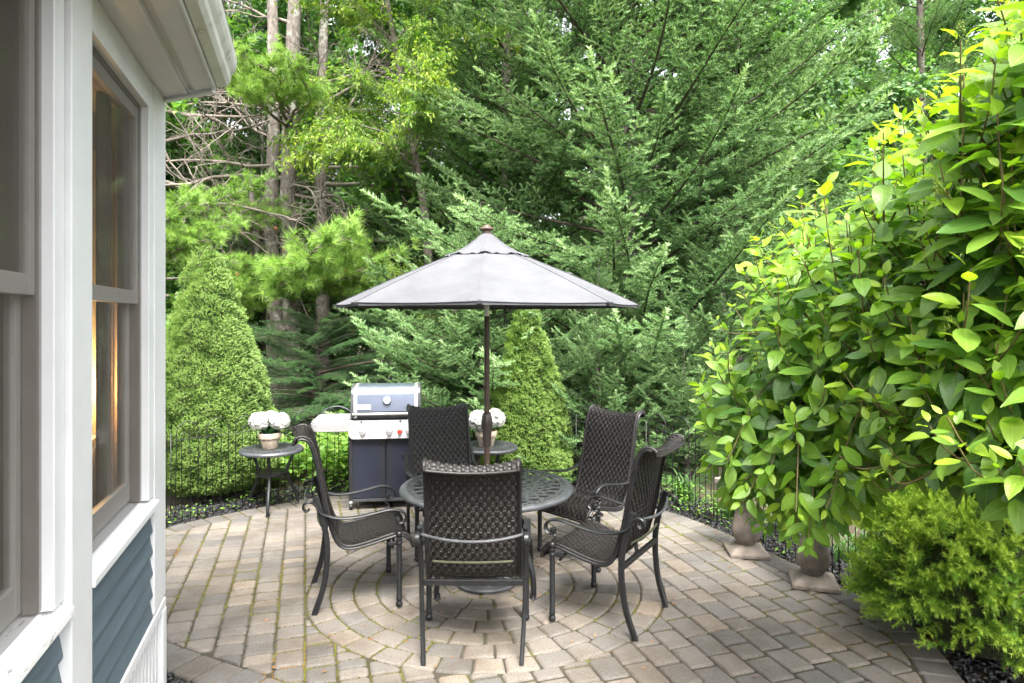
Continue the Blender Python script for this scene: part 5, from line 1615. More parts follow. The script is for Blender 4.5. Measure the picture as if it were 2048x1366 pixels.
# ------------------------------------------------------------------ low needle bush at the patio edge
def needle_bush(label, x, y, R, h, seed):
    r = np.random.default_rng(seed)
    t = thing("needle_bush", label, "bush", (x, y, 0))
    TV, TF = needle_shoot(24, 1.1, 0.42, 0.075, 8, bias=0.2)
    P, X, S, T = [], [], [], []
    for k in range(900):
        d = norm(r.normal(0, 1, 3)); d[2] = d[2] if d[2] > -0.45 else abs(d[2]); d = norm(d)
        lump = 1 + 0.16 * mnoise.noise(Vector(d * 2.6))
        rad = np.array([R, R, h * .62]) * r.uniform(0.86, 1.02) * lump
        tip = d * rad + np.array([0, 0, h * .40]); L = r.uniform(0.12, 0.20)
        ax = norm(d + np.array([0, 0, 0.25]) + r.normal(0, .22, 3))
        for s in np.arange(0, L, 0.030):
            p = tip - ax * s
            sd = norm(np.cross(ax, r.normal(0, 1, 3)))
            for sg in (-1, 1):
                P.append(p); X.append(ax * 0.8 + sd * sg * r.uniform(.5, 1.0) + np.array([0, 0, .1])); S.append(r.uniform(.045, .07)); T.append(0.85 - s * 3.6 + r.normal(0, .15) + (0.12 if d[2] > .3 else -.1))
        P.append(tip); X.append(ax); S.append(0.06); T.append(0.95 + r.normal(0, .1))
    MB().lathe([(R * .35, .02), (R * .62, h * .2), (R * .72, h * .42), (R * .58, h * .66), (R * .25, h * .82), (.01, h * .86)], 18).build("inner_core", M['inner'], t, smooth=True)  # solid core added behind the needles, dark so gaps stay closed
    n = len(P)
    V, F = scatter(TV, TF, frames(np.array(X), np.array([[0, 0, 1.0]] * n)) * np.array(S)[:, None, None], np.array(P))
    V[:, 2] = np.maximum(V[:, 2], -0.02)
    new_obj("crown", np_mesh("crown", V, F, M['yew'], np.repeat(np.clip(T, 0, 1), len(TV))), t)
    for k in range(14):
        a = k * 0.45; e = r.uniform(.3, 1.1)
        MB().tube([(0, 0, 0), (R * .4 * math.cos(a), R * .4 * math.sin(a), h * .35 * e), (R * .6 * math.cos(a), R * .6 * math.sin(a), h * .5 * e)], [0.012, 0.008, 0.003], 5).build("stem", M['twig'], t)
needle_bush("low yellow green needle bush on black mulch at the patio edge", 2.66, 3.74, 0.65, 1.04, 4)

# ------------------------------------------------------------------ hydrangea shrub
def hydrangea():
    r = np.random.default_rng(21)
    t = thing("leafy_shrub", "tall shrub with broad bright green leaves arching over the patio", "shrub", (2.75, 2.75, 0))
    root0 = np.array([3.30, 3.00, 0.0])
    temps = []
    for k, (fold, curl, wv) in enumerate(((0.22, 0.25, .010), (0.34, 0.60, .016), (0.12, 0.05, .014))):
        temps.append(leaf_template(0.50, fold, curl, 7, wv, k))
    mats = ['hyd_young_lit', 'hyd_mid', 'hyd_old_shaded']
    LM = {}
    for k, (v, f, uv) in enumerate(temps):
        for m in mats:
            LM[(k, m)] = np_mesh("leaf", v, f, M[m], np.full(len(v), 0.15), True, uv)
    leaves = []          # (pos, dir, normal, size, age)
    stems = []
    buds = []
    # crown envelope: outline of the growing tips in bearing/elevation (tan), with distance
    outl = np.array([(1392, 905), (1402, 800), (1418, 700), (1440, 610), (1500, 500), (1560, 455), (1640, 395), (1700, 350), (1760, 285), (1830, 205), (1900, 130), (1985, 30), (2100, -120), (2300, -200),
                     (2330, 500), (2300, 980), (2120, 1040), (2040, 1030), (1930, 1000), (1850, 970), (1760, 1000), (1690, 1060), (1630, 1120), (1580, 1110), (1500, 1060), (1430, 1010)], dtype=float)
    def inpoly(x, y):
        c = False
        for i in range(len(outl)):
            a, b = outl[i], outl[i - 1]
            if (a[1] > y) != (b[1] > y) and x < (b[0] - a[0]) * (y - a[1]) / (b[1] - a[1]) + a[0]: c = not c
        return c
    def dist_edge(x, y):
        d = 1e9
        for i in range(len(outl)):
            a, b = outl[i - 1], outl[i]; ab = b - a
            tt = np.clip(np.dot(np.array([x, y]) - a, ab) / np.dot(ab, ab), 0, 1)
            d = min(d, np.linalg.norm(a + ab * tt - np.array([x, y])))
        return d
    tips = []
    tries = 0
    while len(tips) < 640 and tries < 90000:
        tries += 1
        px, py = r.uniform(1385, 2330), r.uniform(-200, 1120)
        if not inpoly(px, py): continue
        front = np.interp(px, [1390, 1500, 1700, 1900, 2100, 2330], [2.85, 2.65, 2.15, 1.72, 1.50, 1.45])
        if py > 850: front += np.interp(px, [1400, 1700], [0.0, -0.10])
        u = r.random()
        Y = front + (u ** 1.6) * 1.15
        p = np.array([(px - 1024) / 1320 * Y, Y, EYE - (py - 636) / 1320 * Y])
        if p[2] < 0.28: continue
        if any(np.linalg.norm(p - q) < 0.070 for q in tips): continue
        tips.append(p)
    k = 0
    while k < 46:           # low twigs hanging over the bench
        px, py = r.uniform(1420, 1760), r.uniform(930, 1120)
        if py > np.interp(px, [1420, 1500, 1620, 1700, 1760], [1010, 1085, 1125, 1100, 1050]): continue
        Y = r.uniform(2.55, 3.3)
        tips.append(np.array([(px - 1024) / 1320 * Y, Y, EYE - (py - 636) / 1320 * Y])); k += 1
    nt0 = len(tips)
    for (px, py, Y) in ((2035, 1225, 2.05), (2075, 1180, 2.0)):
        tips.append(np.array([(px - 1024) / 1320 * Y, Y, EYE - (py - 636) / 1320 * Y]))
    high = [k for k, q in enumerate(tips) if q[2] > 1.40]
    mains = set(high[::7])
    order_t = sorted(mains) + [k for k in range(len(tips)) if k not in mains]
    MP = []
    for i in order_t:
        tip = tips[i]
        if i in mains:
            root = root0 + np.array([r.normal(0, .14), r.normal(0, .14), 0])
            v = tip - root
            hz = np.array([v[0], v[1], 0.0]); hl = max(np.linalg.norm(hz), 1e-3); hz = hz / hl
            p1 = np.array([root[0], root[1], 0.92 * min(tip[2], 1.7) + 0.12])
            p2 = tip - hz * min(0.34, hl * .5) - np.array([0, 0, 0.40])
            tt = np.linspace(0, 1, 20)[:, None]
            B = (1 - tt) ** 3 * root + 3 * tt * (1 - tt) ** 2 * p1 + 3 * tt ** 2 * (1 - tt) * p2 + tt ** 3 * tip
            MP.append(B[7:19])
        else:
            A = np.vstack(MP)
            dv = tip - A; dl = np.linalg.norm(dv, axis=1)
            cost = np.abs(dl - 0.38)
            if tip[2] > 1.25: cost = cost + 0.9 * np.maximum(0, A[:, 2] - tip[2] + 0.18)
            cost = cost + 0.5 * np.maximum(0, tip[1] - A[:, 1])        # branch off behind the leaves
            st = A[int(np.argmin(cost))]
            v = tip - st
            mid = st + v * 0.5 + (np.array([0, 0, -0.07]) if tip[2] > 1.25 else np.array([0, 0, 0.10 + 0.12 * r.random()]))
            tt = np.linspace(0, 1, 12)[:, None]
            B = (1 - tt) ** 2 * st + 2 * tt * (1 - tt) * mid + tt ** 2 * tip
        tt = tt[:, 0]
        # tips turn up
        B[:, 2] += 0.05 * np.clip((tt - .82) / .18, 0, 1) ** 2
        stems.append(B)
        seg = np.concatenate(([0], np.cumsum(np.linalg.norm(np.diff(B, axis=0), axis=1)))); Ls = seg[-1]
        s = Ls - 0.004; node = 0; ph = r.random() * PI
        size = r.uniform(0.040, 0.055)
        vig = r.uniform(0.80, 1.2); cutj = r.uniform(-50, 35)
        while s > max(0.05, Ls - 0.78):
            p = np.array([np.interp(s, seg, B[:, q]) for q in range(3)])
            p2 = np.array([np.interp(max(0, s - .04), seg, B[:, q]) for q in range(3)])
            d = norm(p - p2)
            a1 = norm(np.cross(d, np.array([0.1, 0.2, 1.0]))); b1 = np.cross(a1, d)
            an = ph + node * PI / 2
            for q in (0, PI):
                sd = a1 * math.cos(an + q) + b1 * math.sin(an + q)
                fw = np.interp(node, [0, 1, 2, 4], [1.1, 0.7, 0.45, 0.30])
                ld = norm(sd + d * fw + np.array([0, 0, -0.12 - 0.06 * node - (0.35 if p[2] < 1.25 else 0)]) + r.normal(0, .10, 3))
                nrm = norm(d * 0.6 + np.array([-0.1, -0.25, 0.8]) + r.normal(0, .38, 3))
                if node > 4 and r.random() < 0.20: continue
                lx, ly = 1024 + 1320 * p[0] / max(p[1], .3), 636 - 1320 * (p[2] - EYE) / max(p[1], .3)
                if i < nt0 and ly > 700 and ly > np.interp(lx, [1380, 1440, 1489, 1560, 1627, 1690, 1740, 1790, 1850, 1924, 2000, 2100], [1000, 1020, 1065, 1105, 1115, 1085, 1040, 985, 940, 955, 990, 1005]) + cutj: continue
                leaves.append((p + ld * 0.016, ld, nrm, size * r.uniform(0.72, 1.15) * vig, node + r.normal(0, .5)))
            node += 1
            size = min(0.116, size + np.interp(node, [1, 2, 4], [0.022, 0.028, 0.020]))
            s -= np.interp(node, [0, 1, 2, 4], [0.022, 0.035, 0.052, 0.070]) * r.uniform(0.85, 1.15)
        if r.random() < 0.10 and tip[2] > 1.0: buds.append((tip, norm(B[-1] - B[-2])))
    sun_h = _dir
    zs = np.array([l[0][2] for l in leaves])
    def tone_mat(node, z, p):
        a = node + np.interp(z, [0.5, 1.2, 1.7, 2.4], [2.6, 1.2, 0.2, -0.9]) + r.normal(0, .5)  # by age, and by height: lit tops and shaded low leaves put in colour
        return 'hyd_young_lit' if a < 1.4 else ('hyd_mid' if a < 4.0 else 'hyd_old_shaded')
    data = []
    for p, ld, nrm, sz, node in leaves:
        Y = p[1]
        px, py = 1024 + 1320 * p[0] / max(Y, .3), 636 - 1320 * (p[2] - EYE) / max(Y, .3)
        vis = 0 if not (1300 < px < 2048 and 0 < py < 1366) else sz / Y * (1.0 if Y < 2.6 else 0.6)
        data.append(vis)
    od = np.argsort(-np.array(data))
    joined = {m: [] for m in mats}
    for rank, i in enumerate(od):
        p, ld, nrm, sz, node = leaves[i]
        m = tone_mat(node, p[2], p); k = int(r.integers(3))
        fr = frames(ld[None], nrm[None])[0] * sz
        if rank < 290:
            o = new_obj("leaf", LM[(k, m)], t)
            m4 = Matrix(((fr[0][0], fr[0][1], fr[0][2], p[0] - 2.75), (fr[1][0], fr[1][1], fr[1][2], p[1] - 2.75), (fr[2][0], fr[2][1], fr[2][2], p[2]), (0, 0, 0, 1)))
            o.matrix_local = m4
        else:
            joined[m].append((k, fr, p - np.array([2.75, 2.75, 0])))
    V, F, UV, MI, TN = [], [], [], [], []; off = 0
    for mi, m in enumerate(mats):
        for k in range(3):
            sel = [(fr, p) for kk, fr, p in joined[m] if kk == k]
            if not sel: continue
            v, f, uv = temps[k]
            vv, ff = scatter(v, f, np.array([s_[0] for s_ in sel]), np.array([s_[1] for s_ in sel]))
            V.append(vv); F.append(ff + off); off += len(vv); UV.append(np.tile(uv, (len(sel), 1))); MI.append(np.full(len(ff), mi)); TN.append(np.repeat(r.uniform(-.1, .4, len(sel)), len(v)))
    o = new_obj("foliage", np_mesh("foliage", np.vstack(V), np.vstack(F), attr=np.concatenate(TN), smooth=True, uv=np.vstack(UV), mats=[M[m] for m in mats], mi=np.concatenate(MI)), t)
    o["kind"] = "stuff"
    for B in stems:
        rad = np.linspace(0.0085 if len(B) > 15 else 0.0042, 0.0020, len(B))
        MB().tube(B - np.array([2.75, 2.75, 0]), rad, 6, False).build("stem", M['hstem'], t, smooth=True, auto=False)
    # little green flower buds
    bv = np.array([(1, 0, 0), (-1, 0, 0), (0, 1, 0), (0, -1, 0), (0, 0, 1), (0, 0, -1)], dtype=float)
    bf = np.array([(0, 2, 4), (2, 1, 4), (1, 3, 4), (3, 0, 4), (2, 0, 5), (1, 2, 5), (3, 1, 5), (0, 3, 5)])
    for tip, d in buds:
        n = 60
        h = r.random(n)
        a = r.random(n) * 2 * PI; rad = 0.026 * (1 - h * .85)
        P = (tip - np.array([2.75, 2.75, 0])) + d * (h * 0.085 + .01)[:, None] + np.column_stack([rad * np.cos(a), rad * np.sin(a), rad * 0])
        V, F = scatter(bv, bf, np.eye(3)[None] * r.uniform(.0018, .0032, n)[:, None, None], P)
        new_obj("flower_bud", np_mesh("flower_bud", V, F, M['bud'], np.repeat(r.random(n), 6)), t)
    print("hydrangea", len(tips), "tips", len(leaves), "leaves")
hydrangea()

# ------------------------------------------------------------------ white pines with dead limbs
def pine_limb(name, seed, L, nb, tl=0.105, mat=M['pine'], dense=1.0):
    r = np.random.default_rng(seed)
    P, X, T = [], [], []
    Vw, Fw = [], []; ow = 0
    def wood(pts, r0, r1, n=5):
        nonlocal ow
        v, f, c = tube_arrays(pts, np.linspace(r0, r1, len(pts)), n, False)
        Vw.append(v); Fw.append(f + ow); ow += len(v)
    ax = catmull([(0, 0, 0), (L * .33, r.normal(0, .06), 0.02 * L), (L * .66, r.normal(0, .10), 0.05 * L), (L, r.normal(0, .1), 0.16 * L)], 6)
    wood(ax, 0.010 + 0.011 * L, 0.005)
    for k in range(nb):
        s = r.uniform(0.30, 1.0) ** 0.8
        i = s * (len(ax) - 1); i0 = min(int(i), len(ax) - 2); p0 = ax[i0] + (ax[i0 + 1] - ax[i0]) * (i - i0)
        a = r.choice([-1, 1]) * r.uniform(.3, 1.2); l = r.uniform(.25, .62) * (1.15 - .45 * s) * min(1.3, L / 2)
        d = norm(np.array([math.cos(a), math.sin(a), r.normal(.22, .25)]))
        pts = [p0 + d * l * q + np.array([0, 0, .12 * l * q * q]) for q in np.linspace(0, 1, 5)]
        wood(pts, 0.006, 0.002, 3)
        m = int(l / 0.034 * dense)
        for q in range(m):
            f = r.uniform(.35, 1.0)
            p = p0 + d * l * f + np.array([0, 0, .12 * l * f * f]) + r.normal(0, .030, 3)
            P.append(p); X.append(norm(d + np.array([0, 0, .35]) + r.normal(0, .45, 3))); T.append(np.clip(.35 + .45 * f + r.normal(0, .18), 0, 1))
    TV, TF = TUFT
    V, F = scatter(TV, TF, frames(np.array(X), np.array([[0, 0, 1.0]] * len(X))) * (tl * r.uniform(.75, 1.2, len(P)))[:, None, None], np.array(P))
    Vw, Fw = np.vstack(Vw), np.vstack(Fw)
    me = np_mesh(name, np.vstack([V, Vw]), [F, Fw + len(V)], attr=np.concatenate([np.repeat(T, len(TV)), np.zeros(len(Vw))]), mats=[mat, M['dead']], mi=np.concatenate([np.zeros(len(F)), np.ones(len(Fw))]))
    me["length"] = L
    return me
def tuft(n, seed, w):
    r = np.random.default_rng(seed); V = []
    for k in range(n):
        a = k * 2.4; e = r.uniform(.15, 1.15)
        d = np.array([math.cos(e), math.sin(e) * math.cos(a), math.sin(e) * math.sin(a) - .12]); d /= np.linalg.norm(d)
        side = np.cross(d, r.normal(0, 1, 3)); side /= np.linalg.norm(side)
        l = r.uniform(.7, 1.1)
        V += [side * w / 2, -side * w / 2, d * l]
    return np.array(V), np.arange(3 * n).reshape(-1, 3)
TUFT = tuft(22, 5, 0.055)
PL = [pine_limb("limb", 60 + k, 2.0, 34) for k in range(4)]

def dead_limb(seed, L):
    r = np.random.default_rng(seed); b = []; ow = 0; Fs = []
    def grow(p, d, l, rad, lev):
        nonlocal ow
        n = 7; pts = [p]; dd = d
        for k in range(n):
            dd = norm(dd + r.normal(0, .16, 3) + np.array([0, 0, -.03 if lev == 0 else .02])); pts.append(pts[-1] + dd * l / n)
        v, f, c = tube_arrays(pts, np.linspace(rad, rad * .35, len(pts)), 5 if lev == 0 else 4, False)
        b.append(v); Fs.append(f + ow); ow += len(v)
        if lev < 3:
            for k in range([9, 5, 3][lev]):
                q = pts[r.integers(2, n + 1)]
                grow(q, norm(dd + r.normal(0, .75, 3)), l * r.uniform(.25, .5), max(0.0022, rad * .42), lev + 1)
    grow(np.zeros(3), np.array([1.0, 0, 0]), L, 0.010 + 0.010 * L, 0)
    me = np_mesh("dead_limb", np.vstack(b), np.vstack(Fs), M['dead'], smooth=True); me["length"] = L
    return me
DL = [dead_limb(70 + k, 2.0) for k in range(4)]

def pine_tree(label, x, y, stems, limbs, dead, seed):
    t = thing("pine_tree", label, "pine tree", (x, y, 0), 0, "white pines behind the dwarf spruces")
    r = random.Random(seed)
    for pts, r0, r1 in stems:
        new_obj("trunk", trunk_mesh("trunk", pts, r0, r1, M['pine_bark'], 16, 0.09), t)
    main = catmull(stems[0][0], 10)
    for (z, az, pit, l) in limbs:
        o = new_obj("limb", PL[r.randrange(4)]); px, py = np.interp(z, main[:, 2], main[:, 0]), np.interp(z, main[:, 2], main[:, 1])
        place(o, t, Vector((px, py, z)), math.radians(az), math.radians(pit), l / 2.0, r.gauss(0, .3))
    for (z, az, pit, l) in dead:
        o = new_obj("dead_limb", DL[r.randrange(4)]); px, py = np.interp(z, main[:, 2], main[:, 0]), np.interp(z, main[:, 2], main[:, 1])
        place(o, t, Vector((px, py, z)), math.radians(az), math.radians(pit), l / 2.0, r.random() * 6.28)
    return t
# main double-stemmed pine: limbs (height, azimuth from +x, pitch, length)
pine_tree("tall lichen spotted pine with two stems behind the dwarf spruces", -4.05, 12.0,
          [([(0.05, 0, -.2), (0.03, 0, 2), (-0.02, 0, 4.2), (0.06, 0, 6.6), (0.15, 0, 9.5), (0.2, 0, 14)], .175, .09),
           ([(-0.20, -.1, -.2), (-0.24, -.1, 2), (-0.30, -.1, 3.6), (-0.26, -.05, 5.6), (-0.36, 0, 9), (-0.6, 0, 13)], .155, .07),
           ([(-0.10, -.2, 1.6), (-0.42, -.25, 2.5), (-0.52, -.25, 3.4), (-0.62, -.3, 4.6)], .085, .04)],
          [(2.30, -60, 0, 2.1), (2.40, -88, -2, 2.3), (2.45, -35, 0, 1.9), (2.25, -112, 0, 2.0), (2.20, -74, -3, 2.2), (2.35, -20, 0, 1.7), (2.40, -50, -2, 2.6), (2.45, -58, 0, 3.0), (2.30, -66, 0, 3.1), (2.25, -52, 0, 2.9),
           (5.55, -105, 3, 1.5), (5.6, -75, 2, 1.6), (5.5, -45, 0, 1.4), (5.65, -130, 0, 1.5), (5.55, -90, -4, 1.7), (5.3, -100, 0, 2.2), (5.4, -70, 0, 2.2), (5.35, -85, 3, 2.4)],
          [(5.6, 170, 15, 2.6), (5.0, 150, 25, 2.2), (4.4, 185, -8, 3.0), (4.1, -10, 0, 2.0), (4.7, 10, 10, 1.9), (3.9, 200, -10, 2.6), (5.3, -20, 20, 1.8), (3.0, 170, 12, 1.2), (2.3, 190, 25, 1.1), (4.6, 215, 0, 2.4), (5.8, 195, 10, 2.2), (4.2, -60, -5, 1.6), (7.2, 160, 25, 2.6), (7.6, 20, 30, 2.4), (8.0, 180, 20, 2.6)], 3)
pine_tree("slimmer lichen spotted pine just right of the two stemmed pine", -3.60, 12.5,
          [([(0, 0, -.2), (0.02, 0, 3), (-0.03, 0, 5.5), (0.05, 0, 8), (0.1, 0, 13)], .14, .06)],
          [(2.6, -60, 0, 1.8), (2.8, -30, 2, 1.6), (8.2, -80, 10, 2.4), (8.4, -20, 10, 2.6)],
          [(4.4, -15, -6, 2.8), (4.1, -35, -10, 2.6), (5.4, 25, 30, 2.4), (5.9, 10, 35, 2.2), (4.7, 5, -4, 2.4), (6.3, 40, 30, 1.8), (3.2, 10, 10, 1.0), (2.6, -10, 20, .9), (3.9, -5, -12, 2.6)], 5)
pine_tree("leaning pine with feathery boughs close to the house corner", -6.3, 11.2,
          [([(0, 0, -.2), (.05, 0, 2.5), (.12, 0, 5), (.2, 0, 8.5), (.25, 0, 12)], .15, .07)],
          [(2.9, -30, 0, 2.2), (3.3, 5, -2, 2.1), (3.6, -20, 0, 2.2), (2.2, -15, -2, 2.2), (3.7, 20, -3, 2.0), (1.7, 0, 0, 2.0), (3.2, -48, -2, 2.2), (2.5, 8, 0, 1.7), (2.7, -45, 0, 2.2)],
          [(3.6, 0, 8, 2.6), (4.2, -10, -4, 2.6), (2.9, 10, -6, 2.6), (4.8, 15, 10, 2.4), (5.4, 0, -10, 2.4), (3.2, 20, 5, 2.4), (3.9, 25, -12, 2.4)], 7)
# tufts that have gone brown
def dry_bits():
    t = thing("dry_twig", "rusty dead pine twigs caught in the pine boughs", "dead twig", (-3.6, 9.0, 0))
    r = np.random.default_rng(4); n = 16
    P = np.column_stack([r.uniform(-.8, 1.2, n), r.uniform(.6, 1.6, n), r.uniform(2.3, 3.3, n)])
    V, F = scatter(*TUFT, frames(r.normal(0, .4, (n, 3)) + np.array([0, 0, -1]), np.array([[1.0, 0, 0]] * n)) * (np.full(n, .065))[:, None, None], P)
    new_obj("needles", np_mesh("needles", V, F, M['pinedry'], np.repeat(r.random(n), len(TUFT[0]))), t)
dry_bits()

# ------------------------------------------------------------------ broad-leaved trees
def leaf_pts(w=0.36):
    V = np.array([(0, 0, 0), (.5, w / 2, .06), (1, 0, -.08), (.5, -w / 2, .06), (.5, 0, 0)], dtype=float)
    return V, np.array([(0, 4, 1), (4, 2, 1), (0, 3, 4), (3, 2, 4)])
def leaf_limb(name, seed, L, mat, lsize, nb, per, w=0.36, hang=0.55, spread=.9):
    r = np.random.default_rng(seed)
    P, X, U, T = [], [], [], []
    Vw, Fw = [], []; ow = 0
    def wood(pts, r0, r1, n=4):
        nonlocal ow
        v, f, c = tube_arrays(pts, np.linspace(r0, r1, len(pts)), n, False)
        Vw.append(v); Fw.append(f + ow); ow += len(v)
    ax = catmull([(0, 0, 0), (L * .35, r.normal(0, .1), .10 * L), (L * .7, r.normal(0, .15), .13 * L), (L, r.normal(0, .2), .06 * L)], 5)
    wood(ax, .006 + .008 * L, .003)
    for k in range(nb):
        s = r.uniform(.2, 1.0); i = s * (len(ax) - 1); i0 = min(int(i), len(ax) - 2); p0 = ax[i0] + (ax[i0 + 1] - ax[i0]) * (i - i0)
        a = r.normal(0, spread); l = r.uniform(.25, .75) * (1.2 - .5 * s) * L / 2
        d = norm(np.array([math.cos(a), math.sin(a), r.normal(.12, .35)]))
        pts = [p0 + d * l * q - np.array([0, 0, .16 * l * q * q]) for q in np.linspace(0, 1, 5)]
        wood(pts, .004, .0015, 3)
        tone = r.normal(.0, .16)
        for q in range(per):
            f = r.uniform(.2, 1.05)
            p = p0 + d * l * f - np.array([0, 0, .16 * l * f * f]) + r.normal(0, lsize * .45, 3)
            P.append(p); X.append(norm(d * .6 + r.normal(0, .6, 3) + np.array([0, 0, -hang]))); U.append(norm(r.normal(0, .5, 3) + np.array([0, 0, 1]))); T.append(np.clip(.30 + .45 * f * s + tone + r.normal(0, .12), 0, 1))
    TV, TF = leaf_pts(w)
    V, F = scatter(TV, TF, frames(np.array(X), np.array(U)) * (lsize * r.uniform(.7, 1.2, len(P)))[:, None, None], np.array(P))
    Vw, Fw = np.vstack(Vw), np.vstack(Fw)
    me = np_mesh(name, np.vstack([V, Vw]), [F, Fw + len(V)], attr=np.concatenate([np.repeat(T, len(TV)), np.zeros(len(Vw))]), mats=[mat, M['dead']], mi=np.concatenate([np.zeros(len(F)), np.ones(len(Fw))]))
    me["length"] = L
    return me
AL = [leaf_limb("limb", 80 + k, 2.2, M['ash'], 0.105, 40, 17, .34, .75) for k in range(4)]
MLm = [leaf_limb("limb", 90 + k, 2.4, M['maple'], 0.115, 55, 20, .72, .25) for k in range(3)]
WL = [leaf_limb("limb", 95 + k, 3.0, M['wood'], 0.150, 70, 20, .60, .3, 1.1) for k in range(3)]

def leaf_tree(label, x, y, trunk, r0, limbs_spec, meshes, seed, cat, name, group=None, bark='spruce_bark'):
    t = thing(name, label, cat, (x, y, 0), 0, group)
    r = random.Random(seed)
    new_obj("trunk", trunk_mesh("trunk", trunk, r0, .03, M[bark], 12), t)
    main = catmull(trunk, 10)
    for (z, az, pit, l) in limbs_spec:
        me = meshes[r.randrange(len(meshes))]
        o = new_obj("limb", me)
        place(o, t, Vector((np.interp(z, main[:, 2], main[:, 0]), np.interp(z, main[:, 2], main[:, 1]), z)), az, pit, l / me["length"], r.gauss(0, .4))
    return t
def spiral_limbs(z0, z1, n, l0, l1, seed, face=None, keep=.5):
    r = random.Random(seed); out = []
    for k in range(n):
        f = k / max(1, n - 1); az = k * 2.4 + r.gauss(0, .3)
        if face is not None and math.cos(az - face) < -.2 and r.random() > keep: continue
        out.append((z0 + (z1 - z0) * f, az, r.uniform(-.15, .6), (l0 + (l1 - l0) * f) * r.uniform(.75, 1.2)))
    return out
# yellow-green tree between the pines and the big spruce
r_a = random.Random(3)
lims = [(r_a.uniform(4.0, 5.4), math.radians(r_a.uniform(170, 300)), r_a.uniform(-.2, .25), r_a.uniform(1.2, 2.0)) for _ in range(15)] + [(r_a.uniform(5.8, 8.0), math.radians(r_a.uniform(190, 350)), r_a.uniform(-.1, .4), r_a.uniform(1.3, 2.0)) for _ in range(18)]
lims += [(r_a.uniform(4.2, 5.2), math.radians(r_a.uniform(190, 260)), r_a.uniform(-.35, -.05), r_a.uniform(1.5, 2.2)) for _ in range(6)]
leaf_tree("yellow green leafy tree between the pine trunks and the big spruce", -1.35, 11.0, [(0, 0, -.2), (-.05, 0, 3), (-.35, 0, 5), (-.75, 0, 7.2), (-1.1, 0, 9)], .085, lims, AL, 4, "leafy tree", "leafy_tree")
leaf_tree("yellow green sapling peeking out low behind the grill and pole", -0.85, 9.6, [(0, 0, -.2), (.02, 0, 1.2), (-.05, 0, 2.4)], .03, spiral_limbs(.7, 2.3, 14, .8, .7, 5), AL, 5, "sapling", "sapling")
for k, (x, y, h, lab) in enumerate(((6.6, 15.0, 11, "maple with glossy dark leaves above the leafy shrub"), (4.6, 13.4, 8.5, "shaded maple between the two right hand spruces"))):
    leaf_tree(lab, x, y, [(0, 0, -.2), (.1, 0, h * .35), (-.1, 0, h * .7), (0, 0, h)], .14, spiral_limbs(1.4, h, 70, 2.8, 1.6, 30 + k, math.atan2(-y, -x), .5), MLm, 31 + k, "maple tree", "maple_tree", "maples behind the right hand shrub")
# the wood behind: trees that close the view
places = [(-14.5, 19, 13), (-11.5, 17, 12.5), (-9.0, 20, 13.5), (-7.2, 16.5, 11.5), (-5.2, 20, 13.5), (-3.6, 23, 14.5), (-0.6, 20, 12.5), (1.8, 18.5, 12.5), (4.4, 22, 14), (7.6, 21, 13.5), (10.5, 19, 13), (13.2, 22, 14.5), (12.5, 16, 11), (16.5, 19, 13), (-8.6, 12.5, 9), (-4.6, 15.8, 12.5), (-1.2, 15.2, 11.5)]
wl_lab = ["far left of the house", "behind the house roof", "seen past the gutter end", "seen just right of the gutter", "behind the left pine boughs", "behind the two stemmed pine", "behind the yellow green tree", "behind the big middle spruce",
          "right of the big middle spruce", "behind the glossy maple", "behind the top right spruce", "at the right picture edge", "low behind the leafy shrub", "beyond the right picture edge", "in shade close to the house corner", "filling the gap behind the pine trunks", "filling the gap left of the big spruce"]
for k, ((x, y, h), lab) in enumerate(zip(places, wl_lab)):
    leaf_tree("dense green woodland tree " + lab, x, y, [(0, 0, -.2), (.2, 0, h * .3), (-.1, 0, h * .7), (.1, 0, h)], .19, spiral_limbs(0.8, h, 64, 3.3, 2.0, 50 + k, math.atan2(-y, -x), .35), WL, 60 + k, "tree", "woodland_tree", "woodland trees closing the view", 'pine_bark')

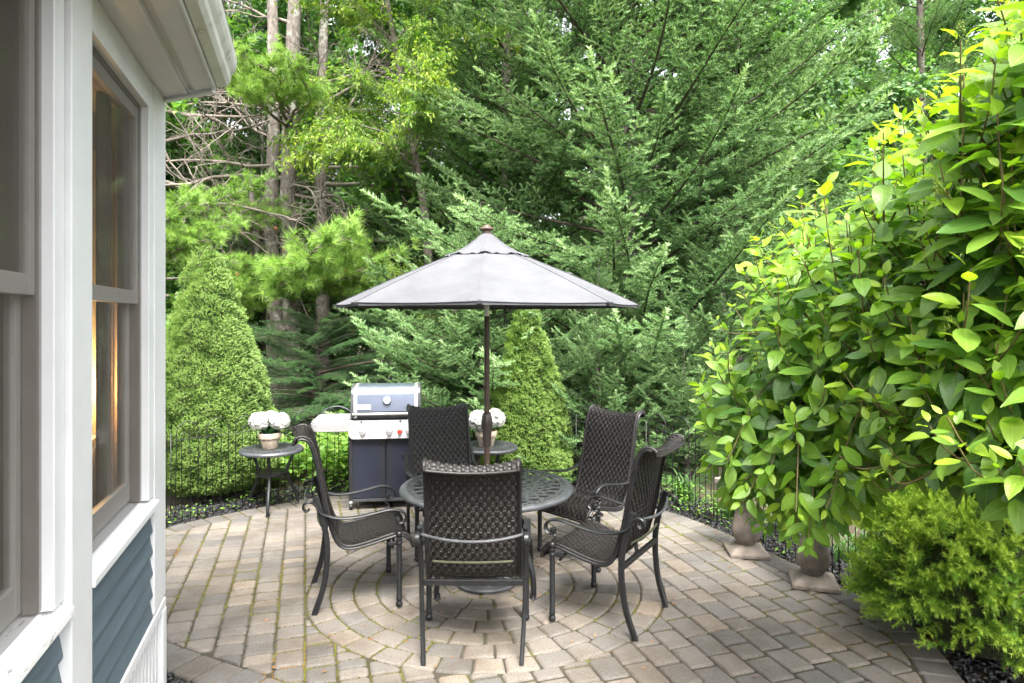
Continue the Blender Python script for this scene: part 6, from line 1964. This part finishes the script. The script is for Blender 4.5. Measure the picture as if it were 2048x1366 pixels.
# ------------------------------------------------------------------ low plants behind the fence
def ground_cover():
    r = np.random.default_rng(12)
    TV, TF = leaf_pts(.62)
    P, X, T, S = [], [], [], []
    for k in range(230):
        x, y = r.uniform(-3.1, -1.0), r.uniform(7.15, 8.8)
        if inside(offset_poly(OUT, -.22), x, y): continue
        if math.hypot(x + 3.22, y - 7.1) < .6: continue
        h = r.uniform(.18, .55) * (1.15 if x > -2.4 else .8)
        for q in range(16):
            a = r.random() * 2 * PI; f = r.uniform(.3, 1)
            P.append((x + r.normal(0, .08), y + r.normal(0, .08), h * f)); X.append((math.cos(a), math.sin(a), r.normal(.15, .3))); S.append(r.uniform(.06, .12)); T.append(np.clip(.25 + .5 * f + r.normal(0, .15), 0, 1))
    for k in range(420):   # small leaves creeping along the fence foot
        i = r.integers(len(fp)); p = fp[i]
        if not (p[1] > 5.2 and (p[0] < -1.2 or p[0] > .4)): continue
        for q in range(5 if p[0] < 0 else 9):
            a = r.random() * 2 * PI
            P.append((p[0] + r.normal(0, .07), p[1] + r.normal(0.04, .07), r.uniform(-.01, .10 if p[0] < 0 else .26))); X.append((math.cos(a), math.sin(a), r.normal(.3, .3))); S.append(r.uniform(.025, .05)); T.append(r.uniform(.2, .8))
    n = len(P)
    V, F = scatter(TV, TF, frames(np.array(X, dtype=float), norm(r.normal(0, .35, (n, 3)) + np.array([0, 0, 1]))) * np.array(S)[:, None, None], np.array(P))
    o = new_obj("ground_cover", np_mesh("ground_cover", V, F, M['cover'], np.repeat(T, len(TV))))
    tag(o, "bright leafy ground cover between the dwarf spruce and the grill", "ground cover", kind="stuff")
    # orange blossoms among it
    n = 40
    P = np.column_stack([r.normal(-1.72, .10, n), r.normal(7.5, .1, n), r.normal(.62, .07, n)])
    V, F = scatter(TV, TF, frames(r.normal(0, 1, (n, 3)), norm(r.normal(0, 1, (n, 3)))) * (np.full(n, .045))[:, None, None], P)
    o = new_obj("orange_blossom", np_mesh("orange_blossom", V, F, M['orange'], np.repeat(r.random(n), len(TV))))
    tag(o, "spray of orange blossoms left of the grill", "flowers", kind="stuff")
ground_cover()
def strap_plants():
    r = np.random.default_rng(15)
    V, F, T = [], [], []; off = 0
    for (cx, cy, n, L) in ((1.75, 6.75, 70, .55), (2.05, 6.15, 60, .5), (2.4, 5.75, 50, .5), (1.3, 7.15, 40, .45), (2.6, 5.1, 40, .45)):
        for k in range(n):
            a = r.random() * 2 * PI; l = L * r.uniform(.6, 1.15); d = np.array([math.cos(a), math.sin(a)]); w = r.uniform(.006, .011)
            b = np.array([cx, cy]) + r.normal(0, .06, 2); sd = np.array([-d[1], d[0]])
            t = np.linspace(0, 1, 6); tn = r.uniform(0, 1)
            for q in t:
                c = b + d * l * .75 * q ** 1.5; z = l * (q * 1.15 - .75 * q ** 2.4) - .03; ww = w * (1 - q ** 2 * .95)
                V += [(*(c + sd * ww), z), (*(c - sd * ww), z)]; T += [tn, tn]
            F += [(off + 2 * i, off + 2 * i + 1, off + 2 * i + 3, off + 2 * i + 2) for i in range(5)]; off += 12
    o = new_obj("strap_leaf_plants", np_mesh("strap_leaf_plants", np.array(V), np.array(F), M['grass'], T))
    tag(o, "clumps of narrow arching leaves behind the right hand fence", "grass", kind="stuff")
strap_plants()
def litter():
    r = np.random.default_rng(17)
    TV, TF = leaf_pts(.5)
    n = 420
    P = []
    while len(P) < n:
        i = r.integers(len(OUT)); b = OUT[i]
        if r.random() < .30: p = np.array([r.uniform(-1.8, 1.9), r.uniform(3.3, 6.3)])
        else: p = b + r.normal(0, .12, 2)
        P.append((p[0], p[1], .006 if inside(OUT, *p) else .0))
    X = r.normal(0, 1, (n, 3)); X[:, 2] *= .15
    V, F = scatter(TV, TF, frames(X, norm(r.normal(0, .2, (n, 3)) + np.array([0, 0, 1]))) * r.uniform(.010, .036, n)[:, None, None], np.array(P))
    o = new_obj("leaf_litter", np_mesh("leaf_litter", V, F, M['deadleaf'], np.repeat(r.random(n), len(TV))))
    tag(o, "scattered dry brown leaves along the patio edge", "leaf litter", kind="stuff")
litter()
print("objects", len(bpy.data.objects))
